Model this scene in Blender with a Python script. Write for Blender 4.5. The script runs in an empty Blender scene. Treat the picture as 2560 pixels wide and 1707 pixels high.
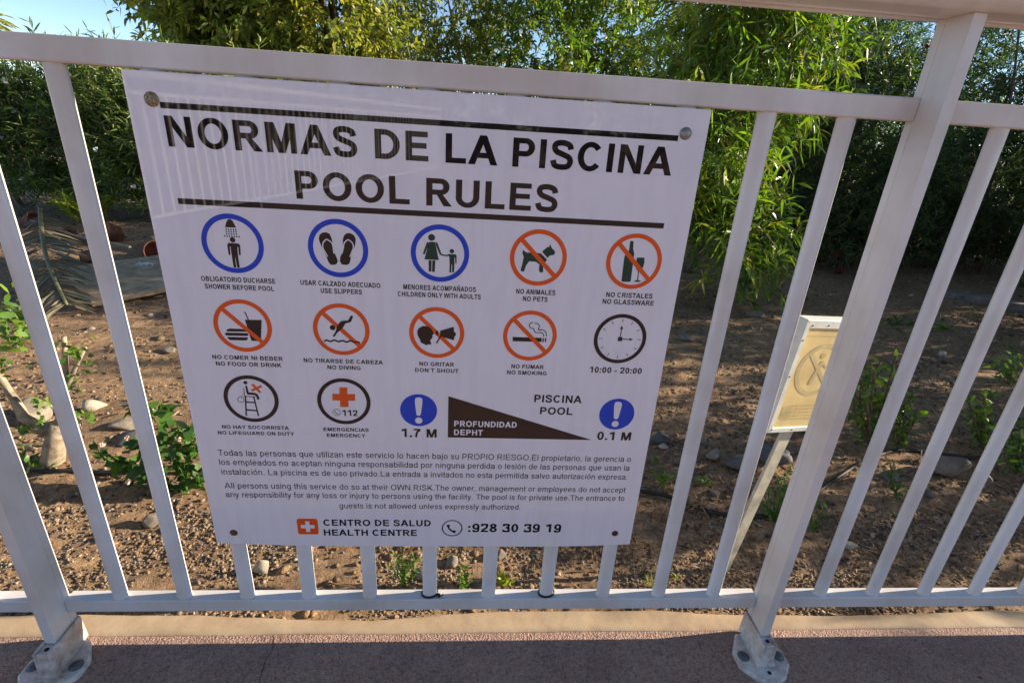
import bpy, math, random, zlib, base64, struct
import numpy as np
from mathutils import Vector, Matrix, noise

random.seed(7); RNG = np.random.default_rng(11)
SC = bpy.context.scene; COL = SC.collection; D = bpy.data

# ------------------------------------------------------------------ camera, sky, sun, exposure
CAM = np.array([0.6416, -0.7465, 0.8431]); FPX = 1301.34
YAW, PITCH, ROLL = math.radians(4.7393), math.radians(-22.5421), math.radians(3.7099)
_f = np.array([math.sin(YAW)*math.cos(PITCH), math.cos(YAW)*math.cos(PITCH), math.sin(PITCH)])
_r = np.array([math.cos(YAW), -math.sin(YAW), 0.0]); _u = np.cross(_r, _f)
CR = _r*math.cos(ROLL)+_u*math.sin(ROLL); CU = -_r*math.sin(ROLL)+_u*math.cos(ROLL); CF = _f
cd = D.cameras.new('camera'); cam = D.objects.new('camera', cd); COL.objects.link(cam)
cam.matrix_world = Matrix(((CR[0], CU[0], -CF[0], CAM[0]), (CR[1], CU[1], -CF[1], CAM[1]), (CR[2], CU[2], -CF[2], CAM[2]), (0, 0, 0, 1)))
cd.sensor_width = 36; cd.lens = FPX/2560*36; cd.clip_start = 0.02; cd.clip_end = 3000
SC.camera = cam
SUN_DIR = Vector((1.0, 0.090, 0.320)).normalized()
w = D.worlds.new('World'); SC.world = w; w.use_nodes = True
nt = w.node_tree; bg = nt.nodes['Background']; sky = nt.nodes.new('ShaderNodeTexSky')
sky.sky_type = 'NISHITA'; sky.sun_disc = False
sky.sun_elevation = math.asin(SUN_DIR.z); sky.sun_rotation = math.atan2(SUN_DIR.x, SUN_DIR.y)
sky.altitude = 1500; sky.air_density = 0.70; sky.dust_density = 0.0; sky.ozone_density = 2.6
tint = nt.nodes.new('ShaderNodeMix'); tint.data_type = 'RGBA'; tint.blend_type = 'MULTIPLY'; tint.inputs[0].default_value = 1; tint.inputs[7].default_value = (1.10, 1.0, 0.89, 1)   # warm camera white balance
nt.links.new(sky.outputs[0], tint.inputs[6]); nt.links.new(tint.outputs[2], bg.inputs[0]); bg.inputs[1].default_value = 0.105
sd = D.lights.new('sun', 'SUN'); sd.energy = 5.0; sd.angle = math.radians(0.53); sd.color = (1.0, 0.87, 0.68)
so = D.objects.new('sun', sd); COL.objects.link(so); so.location = (12, 2, 8)
so.rotation_euler = SUN_DIR.to_track_quat('Z', 'Y').to_euler()
SC.view_settings.view_transform = 'Standard'; SC.view_settings.look = 'None'
SC.view_settings.gamma = 1; SC.view_settings.use_curve_mapping = False
SC.view_settings.exposure = 1.24
SC.cycles.max_bounces = 8; SC.cycles.transparent_max_bounces = 8

# ------------------------------------------------------------------ helpers
def at(px, py, ax, val):
    """the point where the sight line through photograph pixel (px, py) meets the plane axis=val"""
    d = CR*((px-1280)/FPX)+CU*((853.5-py)/FPX)+CF
    return CAM+d*((val-CAM[ax])/d[ax])
GZ = -0.150
def gp(px, py): return at(px, py, 2, GZ)

def tag(o, label=None, cat=None, group=None, kind=None):
    if label: o['label'] = label
    if cat: o['category'] = cat
    if group: o['group'] = group
    if kind: o['kind'] = kind
    return o
def empty(name, loc=(0, 0, 0), rz=0.0):
    o = D.objects.new(name, None); COL.objects.link(o); o.location = loc; o.rotation_euler = (0, 0, rz); o.empty_display_size = 0.05
    return o
def obj(name, me, mats=None, parent=None, loc=None):
    o = D.objects.new(name, me); COL.objects.link(o)
    if mats is not None and len(me.materials) == 0:
        for m in (mats if isinstance(mats, (list, tuple)) else [mats]): me.materials.append(m)
    if parent is not None: o.parent = parent
    if loc is not None: o.location = loc
    return o
class MB:
    def __init__(s): s.v = []; s.f = []; s.m = []; s.r = []
    def add(s, v, f, m=0, r=0.5):
        b = len(s.v); s.v += [tuple(p) for p in v]; s.f += [tuple(i+b for i in q) for q in f]; s.m += [m]*len(f); s.r += [r]*len(v); return s
    def box(s, a, b, m=0):
        x0, y0, z0 = a; x1, y1, z1 = b
        return s.add([(x0,y0,z0),(x1,y0,z0),(x1,y1,z0),(x0,y1,z0),(x0,y0,z1),(x1,y0,z1),(x1,y1,z1),(x0,y1,z1)],
                     [(0,3,2,1),(4,5,6,7),(0,1,5,4),(1,2,6,5),(2,3,7,6),(3,0,4,7)], m)
    def tube(s, pts, rad, n=8, m=0, cap=True, r=0.5):
        pts = [Vector(p) for p in pts]; rad = rad if hasattr(rad, '__len__') else [rad]*len(pts)
        V = []; F = []; t0 = (pts[1]-pts[0]).normalized(); a = t0.orthogonal().normalized()
        for i, p in enumerate(pts):
            t = (pts[min(i+1, len(pts)-1)]-pts[max(i-1, 0)]).normalized()
            a = (a-t*a.dot(t)).normalized(); b = t.cross(a)
            for k in range(n):
                w_ = 2*math.pi*k/n; V.append(p+(a*math.cos(w_)+b*math.sin(w_))*rad[i])
        for i in range(len(pts)-1):
            for k in range(n): F.append((i*n+k, i*n+(k+1) % n, (i+1)*n+(k+1) % n, (i+1)*n+k))
        if cap: F.append(tuple(range(n-1, -1, -1))); F.append(tuple((len(pts)-1)*n+k for k in range(n)))
        return s.add(V, F, m, r)
    def mesh(s, name, smooth=False):
        me = D.meshes.new(name); me.from_pydata(s.v, [], s.f)
        if len(set(s.m)) > 1: me.polygons.foreach_set('material_index', s.m)
        if smooth: me.polygons.foreach_set('use_smooth', [True]*len(s.f))
        at_ = me.attributes.new('rnd', 'FLOAT', 'POINT'); at_.data.foreach_set('value', s.r)
        me.update(); return me
    def build(s, name, mats, parent=None, smooth=False, loc=None): return obj(name, s.mesh(name, smooth), mats, parent, loc)
def extrude(poly, axis, a, b, m=0, mb=None):
    """closed 2D outline extruded along an axis: poly in the other two axes in order"""
    mb = mb or MB(); n = len(poly)
    def put(p, t):
        q = list(p); q.insert(axis, t); return tuple(q)
    V = [put(p, a) for p in poly]+[put(p, b) for p in poly]
    F = [(i, (i+1) % n, n+(i+1) % n, n+i) for i in range(n)]+[tuple(range(n-1, -1, -1)), tuple(range(n, 2*n))]
    return mb.add(V, F, m)
def fix_normals(me):
    import bmesh
    bm = bmesh.new(); bm.from_mesh(me); bmesh.ops.recalc_face_normals(bm, faces=bm.faces); bm.to_mesh(me); bm.free()
def bevel(o, wd, seg=2):
    m = o.modifiers.new('bevel', 'BEVEL'); m.width = wd; m.segments = seg; m.limit_method = 'ANGLE'; m.angle_limit = math.radians(40)
    return o
def fast_mesh(name, V, F, starts, totals, rnd=None, smooth=True):
    me = D.meshes.new(name); V = np.ascontiguousarray(V, dtype=np.float32).reshape(-1, 3)
    me.vertices.add(len(V)); me.vertices.foreach_set('co', V.ravel())
    me.loops.add(len(F)); me.loops.foreach_set('vertex_index', np.ascontiguousarray(F, dtype=np.int32))
    me.polygons.add(len(starts)); me.polygons.foreach_set('loop_start', np.ascontiguousarray(starts, dtype=np.int32))
    me.polygons.foreach_set('loop_total', np.ascontiguousarray(totals, dtype=np.int32))
    me.update(calc_edges=True)
    if smooth: me.polygons.foreach_set('use_smooth', np.ones(len(starts), dtype=bool))
    if rnd is not None:
        a = me.attributes.new('rnd', 'FLOAT', 'POINT'); a.data.foreach_set('value', np.ascontiguousarray(rnd, dtype=np.float32))
    me.validate(); return me

# ------------------------------------------------------------------ materials
def mat(name):
    m = D.materials.new(name); m.use_nodes = True; return m, m.node_tree, m.node_tree.nodes['Principled BSDF']
def N(nt, t, **kw):
    n = nt.nodes.new(t)
    for k, v in kw.items():
        if k.startswith('i_'): n.inputs[k[2:].replace('_', ' ')].default_value = v
        else: setattr(n, k, v)
    return n
def ramp(nt, fac, stops, interp='LINEAR'):
    r = nt.nodes.new('ShaderNodeValToRGB'); cr = r.color_ramp; cr.interpolation = interp
    while len(cr.elements) < len(stops): cr.elements.new(0.5)
    for e, (p, c) in zip(cr.elements, stops): e.position = p; e.color = (*c, 1) if len(c) == 3 else c
    nt.links.new(fac, r.inputs[0]); return r
def noise_n(nt, scale, detail=6, rough=0.6, vec=None, dist=0.0):
    n = N(nt, 'ShaderNodeTexNoise'); n.inputs['Scale'].default_value = scale; n.inputs['Detail'].default_value = detail
    n.inputs['Roughness'].default_value = rough; n.inputs['Distortion'].default_value = dist
    if vec is None: vec = N(nt, 'ShaderNodeNewGeometry').outputs['Position']
    nt.links.new(vec, n.inputs['Vector']); return n
def bump(nt, b, h, strength=0.4, dist=0.002):
    n = N(nt, 'ShaderNodeBump'); n.inputs['Strength'].default_value = strength; n.inputs['Distance'].default_value = dist
    nt.links.new(h, n.inputs['Height']); nt.links.new(n.outputs[0], b.inputs['Normal']); return n
def mixc(nt, fac, a, b, mode='MIX'):
    n = nt.nodes.new('ShaderNodeMix'); n.data_type = 'RGBA'; n.blend_type = mode
    for s, v in ((n.inputs[0], fac), (n.inputs[6], a), (n.inputs[7], b)):
        if hasattr(v, 'links') or isinstance(v, bpy.types.NodeSocket): nt.links.new(v, s)
        elif isinstance(v, (tuple, list)): s.default_value = (*v, 1) if len(v) == 3 else v
        else: s.default_value = v
    return n.outputs[2]

def mk_paint():
    m, nt, b = mat('white_paint')
    g = N(nt, 'ShaderNodeNewGeometry')
    mp = N(nt, 'ShaderNodeMapping'); mp.inputs['Scale'].default_value = (1, 1, 0.12); nt.links.new(g.outputs['Position'], mp.inputs[0])
    n1 = noise_n(nt, 60, 5, 0.6, mp.outputs[0]); n2 = noise_n(nt, 5, 4, 0.55); n3 = noise_n(nt, 420, 3, 0.6)
    c = ramp(nt, n1.outputs[0], [(0.3, (0.68, 0.64, 0.62)), (0.6, (0.72, 0.68, 0.66))])
    c2 = ramp(nt, n2.outputs[0], [(0.36, (0.84, 0.79, 0.74)), (0.56, (1, 1, 1))])
    sp = ramp(nt, n3.outputs[0], [(0.255, (0.45, 0.37, 0.32)), (0.29, (1, 1, 1))])
    x = mixc(nt, 1.0, c.outputs[0], c2.outputs[0], 'MULTIPLY'); x = mixc(nt, 1.0, x, sp.outputs[0], 'MULTIPLY')
    nt.links.new(x, b.inputs['Base Color'])
    r = ramp(nt, n2.outputs[0], [(0.3, (0.42,)*3), (0.7, (0.30,)*3)]); nt.links.new(r.outputs[0], b.inputs['Roughness'])
    bump(nt, b, n1.outputs[0], 0.08, 0.0004); return m
def mk_cast():
    m, nt, b = mat('weathered_cast_paint')
    n1 = noise_n(nt, 45, 8, 0.7); n2 = noise_n(nt, 14, 5, 0.6)
    c = ramp(nt, n1.outputs[0], [(0.30, (0.30, 0.20, 0.15)), (0.44, (0.58, 0.50, 0.45)), (0.58, (0.74, 0.68, 0.63))])
    d = ramp(nt, n2.outputs[0], [(0.34, (0.66, 0.54, 0.45)), (0.56, (1, 1, 1))])
    nt.links.new(mixc(nt, 1.0, c.outputs[0], d.outputs[0], 'MULTIPLY'), b.inputs['Base Color']); b.inputs['Roughness'].default_value = 0.55
    bump(nt, b, n1.outputs[0], 0.35, 0.001); return m
def flat(name, col, rough=0.5, metal=0.0, var=0.12, scale=30, bmp=0.0):
    m, nt, b = mat(name); n = noise_n(nt, scale, 5, 0.6)
    lo = tuple(c*(1-var*1.6) for c in col); hi = tuple(min(1, c*(1+var)) for c in col)
    c = ramp(nt, n.outputs[0], [(0.3, lo), (0.7, hi)]); nt.links.new(c.outputs[0], b.inputs['Base Color'])
    b.inputs['Roughness'].default_value = rough; b.inputs['Metallic'].default_value = metal
    if bmp: bump(nt, b, n.outputs[0], 0.6, bmp)
    return m
def mk_leaf(name, cols, rough=0.42, trans=0.32, tcol=None):
    m, nt, b = mat(name); a = N(nt, 'ShaderNodeAttribute', attribute_name='rnd')
    st = [(i/(len(cols)-1), c) for i, c in enumerate(cols)]
    c = ramp(nt, a.outputs['Fac'], st); nt.links.new(c.outputs[0], b.inputs['Base Color'])
    b.inputs['Roughness'].default_value = rough
    t = N(nt, 'ShaderNodeBsdfTranslucent'); tc = mixc(nt, 1.0, c.outputs[0], tcol or (1.5, 1.9, 0.6), 'MULTIPLY'); nt.links.new(tc, t.inputs[0])
    mx = N(nt, 'ShaderNodeMixShader'); mx.inputs[0].default_value = trans
    nt.links.new(b.outputs[0], mx.inputs[1]); nt.links.new(t.outputs[0], mx.inputs[2])
    nt.links.new(mx.outputs[0], nt.nodes['Material Output'].inputs[0]); return m
M = {}
M['paint'] = mk_paint(); M['cast'] = mk_cast()
M['zinc'] = flat('galvanised_steel', (0.12, 0.135, 0.14), 0.5, 0.5, 0.25, 90)
M['hole'] = flat('dark_hole', (0.02, 0.015, 0.012), 0.9)
M['rust'] = flat('rusted_screw', (0.16, 0.055, 0.022), 0.75, 0.2, 0.6, 260, 0.0008)
M['brass'] = flat('stained_cap', (0.34, 0.27, 0.15), 0.55, 0.3, 0.75, 320, 0.0005)
M['steelcap'] = flat('dull_steel_cap', (0.30, 0.30, 0.28), 0.42, 0.5, 0.2, 120)
M['black'] = flat('black_plastic', (0.016, 0.017, 0.019), 0.4)
M['hose'] = flat('dusty_black_hose', (0.022, 0.019, 0.017), 0.6, 0, 0.4, 50)
def mk_acrylic(name, col, rough=0.014, var=0.02):
    m, nt, b = mat(name); n = noise_n(nt, 7, 5, 0.6)
    lo = tuple(c*(1-var) for c in col); c = ramp(nt, n.outputs[0], [(0.35, lo), (0.65, col)])
    b.inputs['IOR'].default_value = 1.45
    g0 = N(nt, 'ShaderNodeNewGeometry'); m0 = N(nt, 'ShaderNodeMapping'); m0.inputs['Scale'].default_value = (1, 1, 0.10); nt.links.new(g0.outputs['Position'], m0.inputs[0])
    ns = noise_n(nt, 70, 6, 0.65, m0.outputs[0]); st = ramp(nt, ns.outputs[0], [(0.34, (0.955, 0.95, 0.94)), (0.55, (1, 1, 1))]); nd = noise_n(nt, 330, 3, 0.6); sd_ = ramp(nt, nd.outputs[0], [(0.24, (0.6, 0.55, 0.5)), (0.28, (1, 1, 1))])
    x = mixc(nt, 1.0, c.outputs[0], st.outputs[0], 'MULTIPLY'); x = mixc(nt, 1.0, x, sd_.outputs[0], 'MULTIPLY'); nt.links.new(x, b.inputs['Base Color'])
    g = N(nt, 'ShaderNodeNewGeometry'); mp = N(nt, 'ShaderNodeMapping'); mp.inputs['Scale'].default_value = (1, 1, 0.25); nt.links.new(g.outputs['Position'], mp.inputs[0])
    n2 = noise_n(nt, 25, 7, 0.65, mp.outputs[0]); r = ramp(nt, n2.outputs[0], [(0.4, (rough,)*3), (0.75, (rough+0.035,)*3)]); nt.links.new(r.outputs[0], b.inputs['Roughness'])
    n3 = noise_n(nt, 2.2, 2, 0.5); bump(nt, b, n3.outputs[0], 0.05, 0.004)
    return m
M['acrylic'] = mk_acrylic('white_acrylic', (0.81, 0.77, 0.815))
M['ink'] = mk_acrylic('black_print', (0.018, 0.013, 0.013)); M['brownink'] = mk_acrylic('brown_black_print', (0.035, 0.018, 0.015)); M['greenink'] = mk_acrylic('dark_green_print', (0.006, 0.045, 0.034)); M['blue'] = mk_acrylic('blue_print', (0.003, 0.055, 0.52)); M['red'] = mk_acrylic('orange_red_print', (0.80, 0.10, 0.012))
def mk_deck():
    m, nt, b = mat('textured_pink_concrete')
    v = N(nt, 'ShaderNodeTexVoronoi'); v.inputs['Scale'].default_value = 260; g = N(nt, 'ShaderNodeNewGeometry'); nt.links.new(g.outputs['Position'], v.inputs['Vector'])
    n1 = noise_n(nt, 170, 6, 0.7); n2 = noise_n(nt, 9, 5, 0.6); n3 = noise_n(nt, 480, 3, 0.6); n4 = noise_n(nt, 38, 4, 0.5)
    c = ramp(nt, n1.outputs[0], [(0.30, (0.20, 0.12, 0.088)), (0.5, (0.46, 0.29, 0.22)), (0.7, (0.60, 0.40, 0.31))])
    c2 = ramp(nt, n2.outputs[0], [(0.35, (0.80, 0.76, 0.76)), (0.65, (1.0, 0.98, 0.96))])
    sp = ramp(nt, n3.outputs[0], [(0.36, (0.32, 0.28, 0.27)), (0.44, (1, 1, 1))])
    rd = ramp(nt, n4.outputs[0], [(0.74, (1, 1, 1)), (0.77, (1.0, 0.45, 0.40))])
    x = mixc(nt, 1.0, c.outputs[0], c2.outputs[0], 'MULTIPLY'); x = mixc(nt, 1.0, x, sp.outputs[0], 'MULTIPLY'); x = mixc(nt, 1.0, x, rd.outputs[0], 'MULTIPLY')
    nt.links.new(x, b.inputs['Base Color']); b.inputs['Roughness'].default_value = 0.85
    bump(nt, b, mixc(nt, 0.5, n1.outputs[0], v.outputs['Distance']), 1.0, 0.0045); return m
def mk_mortar():
    m, nt, b = mat('smooth_tan_mortar'); n1 = noise_n(nt, 12, 7, 0.65); n2 = noise_n(nt, 260, 4, 0.6)
    c = ramp(nt, n1.outputs[0], [(0.3, (0.37, 0.25, 0.15)), (0.5, (0.47, 0.33, 0.20)), (0.7, (0.53, 0.39, 0.245))])
    sp = ramp(nt, n2.outputs[0], [(0.27, (0.5, 0.45, 0.4)), (0.36, (1, 1, 1))])
    nt.links.new(mixc(nt, 1.0, c.outputs[0], sp.outputs[0], 'MULTIPLY'), b.inputs['Base Color']); b.inputs['Roughness'].default_value = 0.8
    bump(nt, b, n1.outputs[0], 0.5, 0.004); return m
def mk_soil():
    m, nt, b = mat('brown_soil'); n1 = noise_n(nt, 2.2, 6, 0.6); n2 = noise_n(nt, 38, 8, 0.72); n3 = noise_n(nt, 190, 5, 0.7)
    c = ramp(nt, n2.outputs[0], [(0.28, (0.10, 0.065, 0.038)), (0.43, (0.28, 0.18, 0.10)), (0.57, (0.42, 0.275, 0.155)), (0.74, (0.53, 0.38, 0.24))])
    c2 = ramp(nt, n1.outputs[0], [(0.35, (0.72, 0.68, 0.66)), (0.62, (1.05, 1.0, 0.95))])
    c3 = ramp(nt, n3.outputs[0], [(0.33, (0.45, 0.42, 0.40)), (0.5, (1, 1, 1)), (0.70, (1.25, 1.25, 1.25))])
    x = mixc(nt, 1.0, c.outputs[0], c2.outputs[0], 'MULTIPLY'); x = mixc(nt, 1.0, x, c3.outputs[0], 'MULTIPLY')
    nt.links.new(x, b.inputs['Base Color']); b.inputs['Roughness'].default_value = 0.95
    bump(nt, b, mixc(nt, 0.5, n2.outputs[0], n3.outputs[0]), 1.0, 0.012); return m
M['deck'] = mk_deck(); M['mortar'] = mk_mortar(); M['soil'] = mk_soil()
def mk_stone(name, cols, sc=22):
    m, nt, b = mat(name); oi = N(nt, 'ShaderNodeAttribute', attribute_name='rnd'); n1 = noise_n(nt, sc, 7, 0.65); n2 = noise_n(nt, sc*9, 4, 0.6)
    c = ramp(nt, oi.outputs['Fac'], [(i/(len(cols)-1), q) for i, q in enumerate(cols)])
    d = ramp(nt, n1.outputs[0], [(0.3, (0.62, 0.6, 0.58)), (0.65, (1.08, 1.06, 1.04))]); e = ramp(nt, n2.outputs[0], [(0.3, (0.7,)*3), (0.5, (1,)*3)])
    x = mixc(nt, 1.0, c.outputs[0], d.outputs[0], 'MULTIPLY'); x = mixc(nt, 1.0, x, e.outputs[0], 'MULTIPLY')
    nt.links.new(x, b.inputs['Base Color']); b.inputs['Roughness'].default_value = 0.85; bump(nt, b, n1.outputs[0], 0.7, 0.006); return m
M['stone'] = mk_stone('field_stone', [(0.10, 0.10, 0.11), (0.20, 0.17, 0.14), (0.34, 0.29, 0.22), (0.44, 0.40, 0.31)])
M['gravel'] = mk_stone('gravel', [(0.045, 0.04, 0.038), (0.12, 0.085, 0.06), (0.24, 0.165, 0.10), (0.33, 0.24, 0.155), (0.45, 0.38, 0.29)], 60)
M['litter'] = mk_leaf('dry_leaf_litter', [(0.07, 0.035, 0.018), (0.17, 0.09, 0.045), (0.30, 0.18, 0.09), (0.42, 0.32, 0.19)], 0.75, 0.15, (1.2, 1, 0.7))
M['willow'] = mk_leaf('willow_leaf_green', [(0.03, 0.06, 0.014), (0.085, 0.145, 0.02), (0.14, 0.22, 0.02), (0.22, 0.26, 0.024), (0.38, 0.30, 0.035)], 0.36, 0.38)
M['olive'] = mk_leaf('olive_green_leaf', [(0.05, 0.085, 0.025), (0.16, 0.20, 0.035), (0.27, 0.29, 0.05), (0.44, 0.37, 0.07)], 0.42, 0.45, (1.6, 1.7, 0.6))
M['darkleaf'] = mk_leaf('dark_green_needle', [(0.014, 0.034, 0.014), (0.04, 0.08, 0.024), (0.085, 0.135, 0.036), (0.17, 0.20, 0.05)], 0.45, 0.38)
M['hedge'] = mk_leaf('oleander_green', [(0.03, 0.055, 0.018), (0.09, 0.135, 0.035), (0.18, 0.23, 0.05), (0.33, 0.34, 0.09)], 0.42, 0.38)
M['fresh'] = mk_leaf('fresh_green_leaf', [(0.03, 0.075, 0.014), (0.06, 0.145, 0.02), (0.11, 0.21, 0.024), (0.20, 0.28, 0.035)], 0.42, 0.25, (1.4, 1.6, 0.5))
M['lime'] = mk_leaf('yellow_green_leaf', [(0.16, 0.20, 0.02), (0.28, 0.32, 0.03), (0.42, 0.42, 0.05)], 0.45, 0.3, (1.3, 1.4, 0.5))
M['bark'] = flat('grey_brown_bark', (0.16, 0.115, 0.08), 0.9, 0, 0.4, 30, 0.01)
M['palebark'] = flat('pale_bark', (0.34, 0.27, 0.19), 0.85, 0, 0.35, 45, 0.004)
M['redflower'] = flat('red_flower', (0.26, 0.03, 0.022), 0.6, 0, 0.4, 60)
M['whiteflower'] = flat('white_flower', (0.72, 0.68, 0.66), 0.6, 0, 0.1, 60)
M['pinkflower'] = flat('pale_pink_flower', (0.75, 0.50, 0.40), 0.6, 0, 0.25, 300)
M['yellowflower'] = flat('yellow_orange_flower', (0.75, 0.42, 0.07), 0.6, 0, 0.25, 300)
M['terracotta'] = flat('dusty_terracotta', (0.19, 0.075, 0.046), 0.85, 0, 0.35, 24, 0.002)
M['ply'] = flat('weathered_plywood', (0.50, 0.34, 0.20), 0.8, 0, 0.3, 14, 0.002)
M['plyedge'] = flat('plywood_edge', (0.16, 0.11, 0.07), 0.85, 0, 0.4, 60)
M['paper'] = flat('crumpled_white_sheet', (0.62, 0.62, 0.62), 0.6)
M['frond'] = mk_leaf('dead_palm_leaflet', [(0.10, 0.085, 0.05), (0.22, 0.19, 0.12), (0.36, 0.32, 0.22)], 0.7, 0.15, (1.1, 1.1, 0.8))
M['rachis'] = flat('palm_rachis', (0.20, 0.18, 0.08), 0.7, 0, 0.3, 40)
M['yellowboard'] = flat('faded_yellow_panel', (0.74, 0.56, 0.25), 0.5, 0, 0.12, 14)
M['ghost'] = flat('faded_print_ghost', (0.56, 0.45, 0.23), 0.5, 0, 0.15, 40)
M['stake'] = flat('old_white_metal', (0.52, 0.48, 0.38), 0.5, 0, 0.2, 25)
M['frame'] = flat('sign_frame_white', (0.72, 0.73, 0.66), 0.45, 0, 0.12, 20)
M['edging'] = flat('concrete_edging', (0.20, 0.17, 0.16), 0.9, 0, 0.3, 18, 0.006)
# ------------------------------------------------------------------ setting: deck, mortar kerb, soil
ZD = -0.132
def sheet(name, xs, ys, zf, m, kind='structure'):
    X, Y = np.meshgrid(xs, ys); Z = zf(X, Y); V = np.stack([X, Y, Z], -1).reshape(-1, 3); nx, ny = len(xs), len(ys)
    i = (np.arange(ny-1)[:, None]*nx+np.arange(nx-1)[None]).ravel(); F = np.stack([i, i+1, i+nx+1, i+nx], 1).ravel(); n = (nx-1)*(ny-1)
    o = obj(name, fast_mesh(name, V, F, np.arange(n)*4, np.full(n, 4)), m); tag(o, kind=kind); return o
deck = sheet('pool_deck', [-60, -3, 0, 2, 5, 60], [-45, -6, -1, 0.0235], lambda X, Y: np.full(X.shape, ZD), M['deck'])
EDGE = [(-3, .07), (-.2, .070), (.10, .067), (.22, .061), (.32, .054), (.45, .051), (.53, .056), (.60, .065), (.72, .071), (1.05, .071), (1.2, .062), (1.3, .056), (1.5, .053), (1.7, .058), (1.85, .066), (2.1, .070), (6, .07)]
ex, ey = zip(*EDGE)
def mortar():
    xs = np.arange(-2.6, 5.2, 0.012); rows = []
    wob = np.array([noise.noise(Vector((x*9, 3.3, 0)))*.0035+noise.noise(Vector((x*40, 1.3, 0)))*.0012 for x in xs])
    wf = np.array([noise.noise(Vector((x*60, 8, 0)))*.0012+noise.noise(Vector((x*5, 2, 0)))*.002 for x in xs])
    back = np.interp(xs, ex, ey)+wob; front = 0.0175+wf
    prof = [(0, -.0045), (0, -.0012), (.03, .0008), (.25, .0016), (.6, .0022), (.85, .0018), (.96, -.0015), (1.0, -.009), (1.04, -.03)]
    V = []
    for t, z in prof:
        for i, x in enumerate(xs):
            y = front[i]+(back[i]-front[i])*t; V.append((x, y, ZD+0.001+z+noise.noise(Vector((x*7, y*30, 0)))*.0016*(0 if t == 0 else 1)))
    n = len(xs); mb = MB(); F = [(r*n+i, r*n+i+1, (r+1)*n+i+1, (r+1)*n+i) for r in range(len(prof)-1) for i in range(n-1)]
    mb.add(V, F); o = mb.build('mortar_kerb', M['mortar'], smooth=True); tag(o, kind='structure')
mortar()
def fbm(x, y, s, o=4):
    v = 0; a = 1
    for k in range(o): v += a*noise.noise(Vector((x*s, y*s, 7.1*k))); s *= 2.1; a *= 0.5
    return v
def soil_z(x, y):
    d = max(0.0, y-0.07); f = min(1.0, d/0.12)
    return GZ-0.004+f*(fbm(x, y, 1.3, 3)*0.022*min(1, d)+fbm(x, y, 7, 4)*0.0075+fbm(x, y, 38, 3)*0.0035)
gy = [0.03]
while gy[-1] < 1500: gy.append(gy[-1]+max(0.011, (gy[-1])*0.028 if gy[-1] < 12 else gy[-1]*0.2))
gx = [0.0]
while gx[-1] < 1500: gx.append(gx[-1]+max(0.013, (gx[-1]-1.6)*0.035 if gx[-1] < 14 else gx[-1]*0.25))
gx = sorted(set([0.9+v for v in gx]+[0.9-v for v in gx]))
sz = np.vectorize(soil_z)
def soilf(X, Y):
    Z = np.full(X.shape, GZ-0.004); k = (np.abs(X) < 12) & (Y < 14); Z[k] = sz(X[k], Y[k]); return Z
soil = sheet('soil_ground', np.array(gx), np.array(gy), soilf, M['soil'])
print('soil', len(gx)*len(gy))

# cracks and fallen scraps on the deck
def crack(pts, wd, name):
    mb = MB(); P = []
    for k in range(len(pts)-1):
        a = np.array(pts[k]); b = np.array(pts[k+1]); n = 7
        for j in range(n): P.append(a+(b-a)*j/n+np.array([random.uniform(-1, 1), random.uniform(-1, 1), 0])*0.0012)
    P.append(np.array(pts[-1])); V = []
    for p in P:
        q = random.uniform(.4, 1)*wd/2; V += [(p[0]-q, p[1], ZD+.0006), (p[0]+q, p[1], ZD+.0006)]
    mb.add(V, [(2*i, 2*i+1, 2*i+3, 2*i+2) for i in range(len(P)-1)]); o = mb.build(name, M['hole']); tag(o, kind='structure')
dz = lambda x, y: at(x, y, 2, ZD)
crack([dz(686, 1588), dz(683, 1618), dz(664, 1650), dz(648, 1706), dz(636, 1760)], .0016, 'deck_crack')
crack([dz(2205, 1640), dz(2245, 1675), dz(2266, 1706), dz(2290, 1740)], .0013, 'deck_crack')
mb = MB()
for (px, py), L in zip([(1749, 1610), (1752, 1622), (2307, 1608), (2288, 1600), (2199, 1632), (2449, 1693), (1130, 1643), (208, 1557), (212, 1555), (1063, 1677), (2420, 1600), (1500, 1660)], [.012, .008, .009, .008, .009, .014, .008, .008, .006, .004, .005, .004]):
    c = dz(px, py); a = random.uniform(0, 6.28); u = np.array([math.cos(a), math.sin(a), 0])*L/2; v = np.array([-math.sin(a), math.cos(a), 0])*L*.16
    h = np.array([0, 0, .0012]); mb.add([c-u+h, c+v+h*1.8, c+u+h*1.3, c-v+h], [(0, 1, 2, 3)])
tag(mb.build('fallen_red_petals', M['redflower']), 'small scraps of fallen red petals scattered on the shaded deck', 'petals', kind='stuff')

# ------------------------------------------------------------------ white railing
PITCHB = 0.115; ZRB, ZRT = -0.0443, -0.0163; ZMB, ZMT = 0.8801, 0.9099; RD = 0.026
def post_mesh():
    hw = .0089; g = .0011
    poly = [(-hw, -.041), (hw, -.041), (hw, -.0008), (hw-g, -.0008), (hw-g, .0010), (hw, .0010), (hw, .0146), (-hw, .0146), (-hw, .0010), (-hw+g, .0010), (-hw+g, -.0008), (-hw, -.0008)]
    mb = MB(); n = len(poly); V = [(x, y, z) for z in (-.120, 1.003) for x, y in poly]
    F = [(i, (i+1) % n, n+(i+1) % n, n+i) for i in range(n)]+[tuple(range(n-1, -1, -1)), tuple(range(n, 2*n))]
    mb.add(V, F); return mb.mesh('post')
POST = post_mesh()
def oval(rx, ry, n=16): return [(rx*math.cos(2*math.pi*k/n), ry*math.sin(2*math.pi*k/n)) for k in range(n)]
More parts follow.
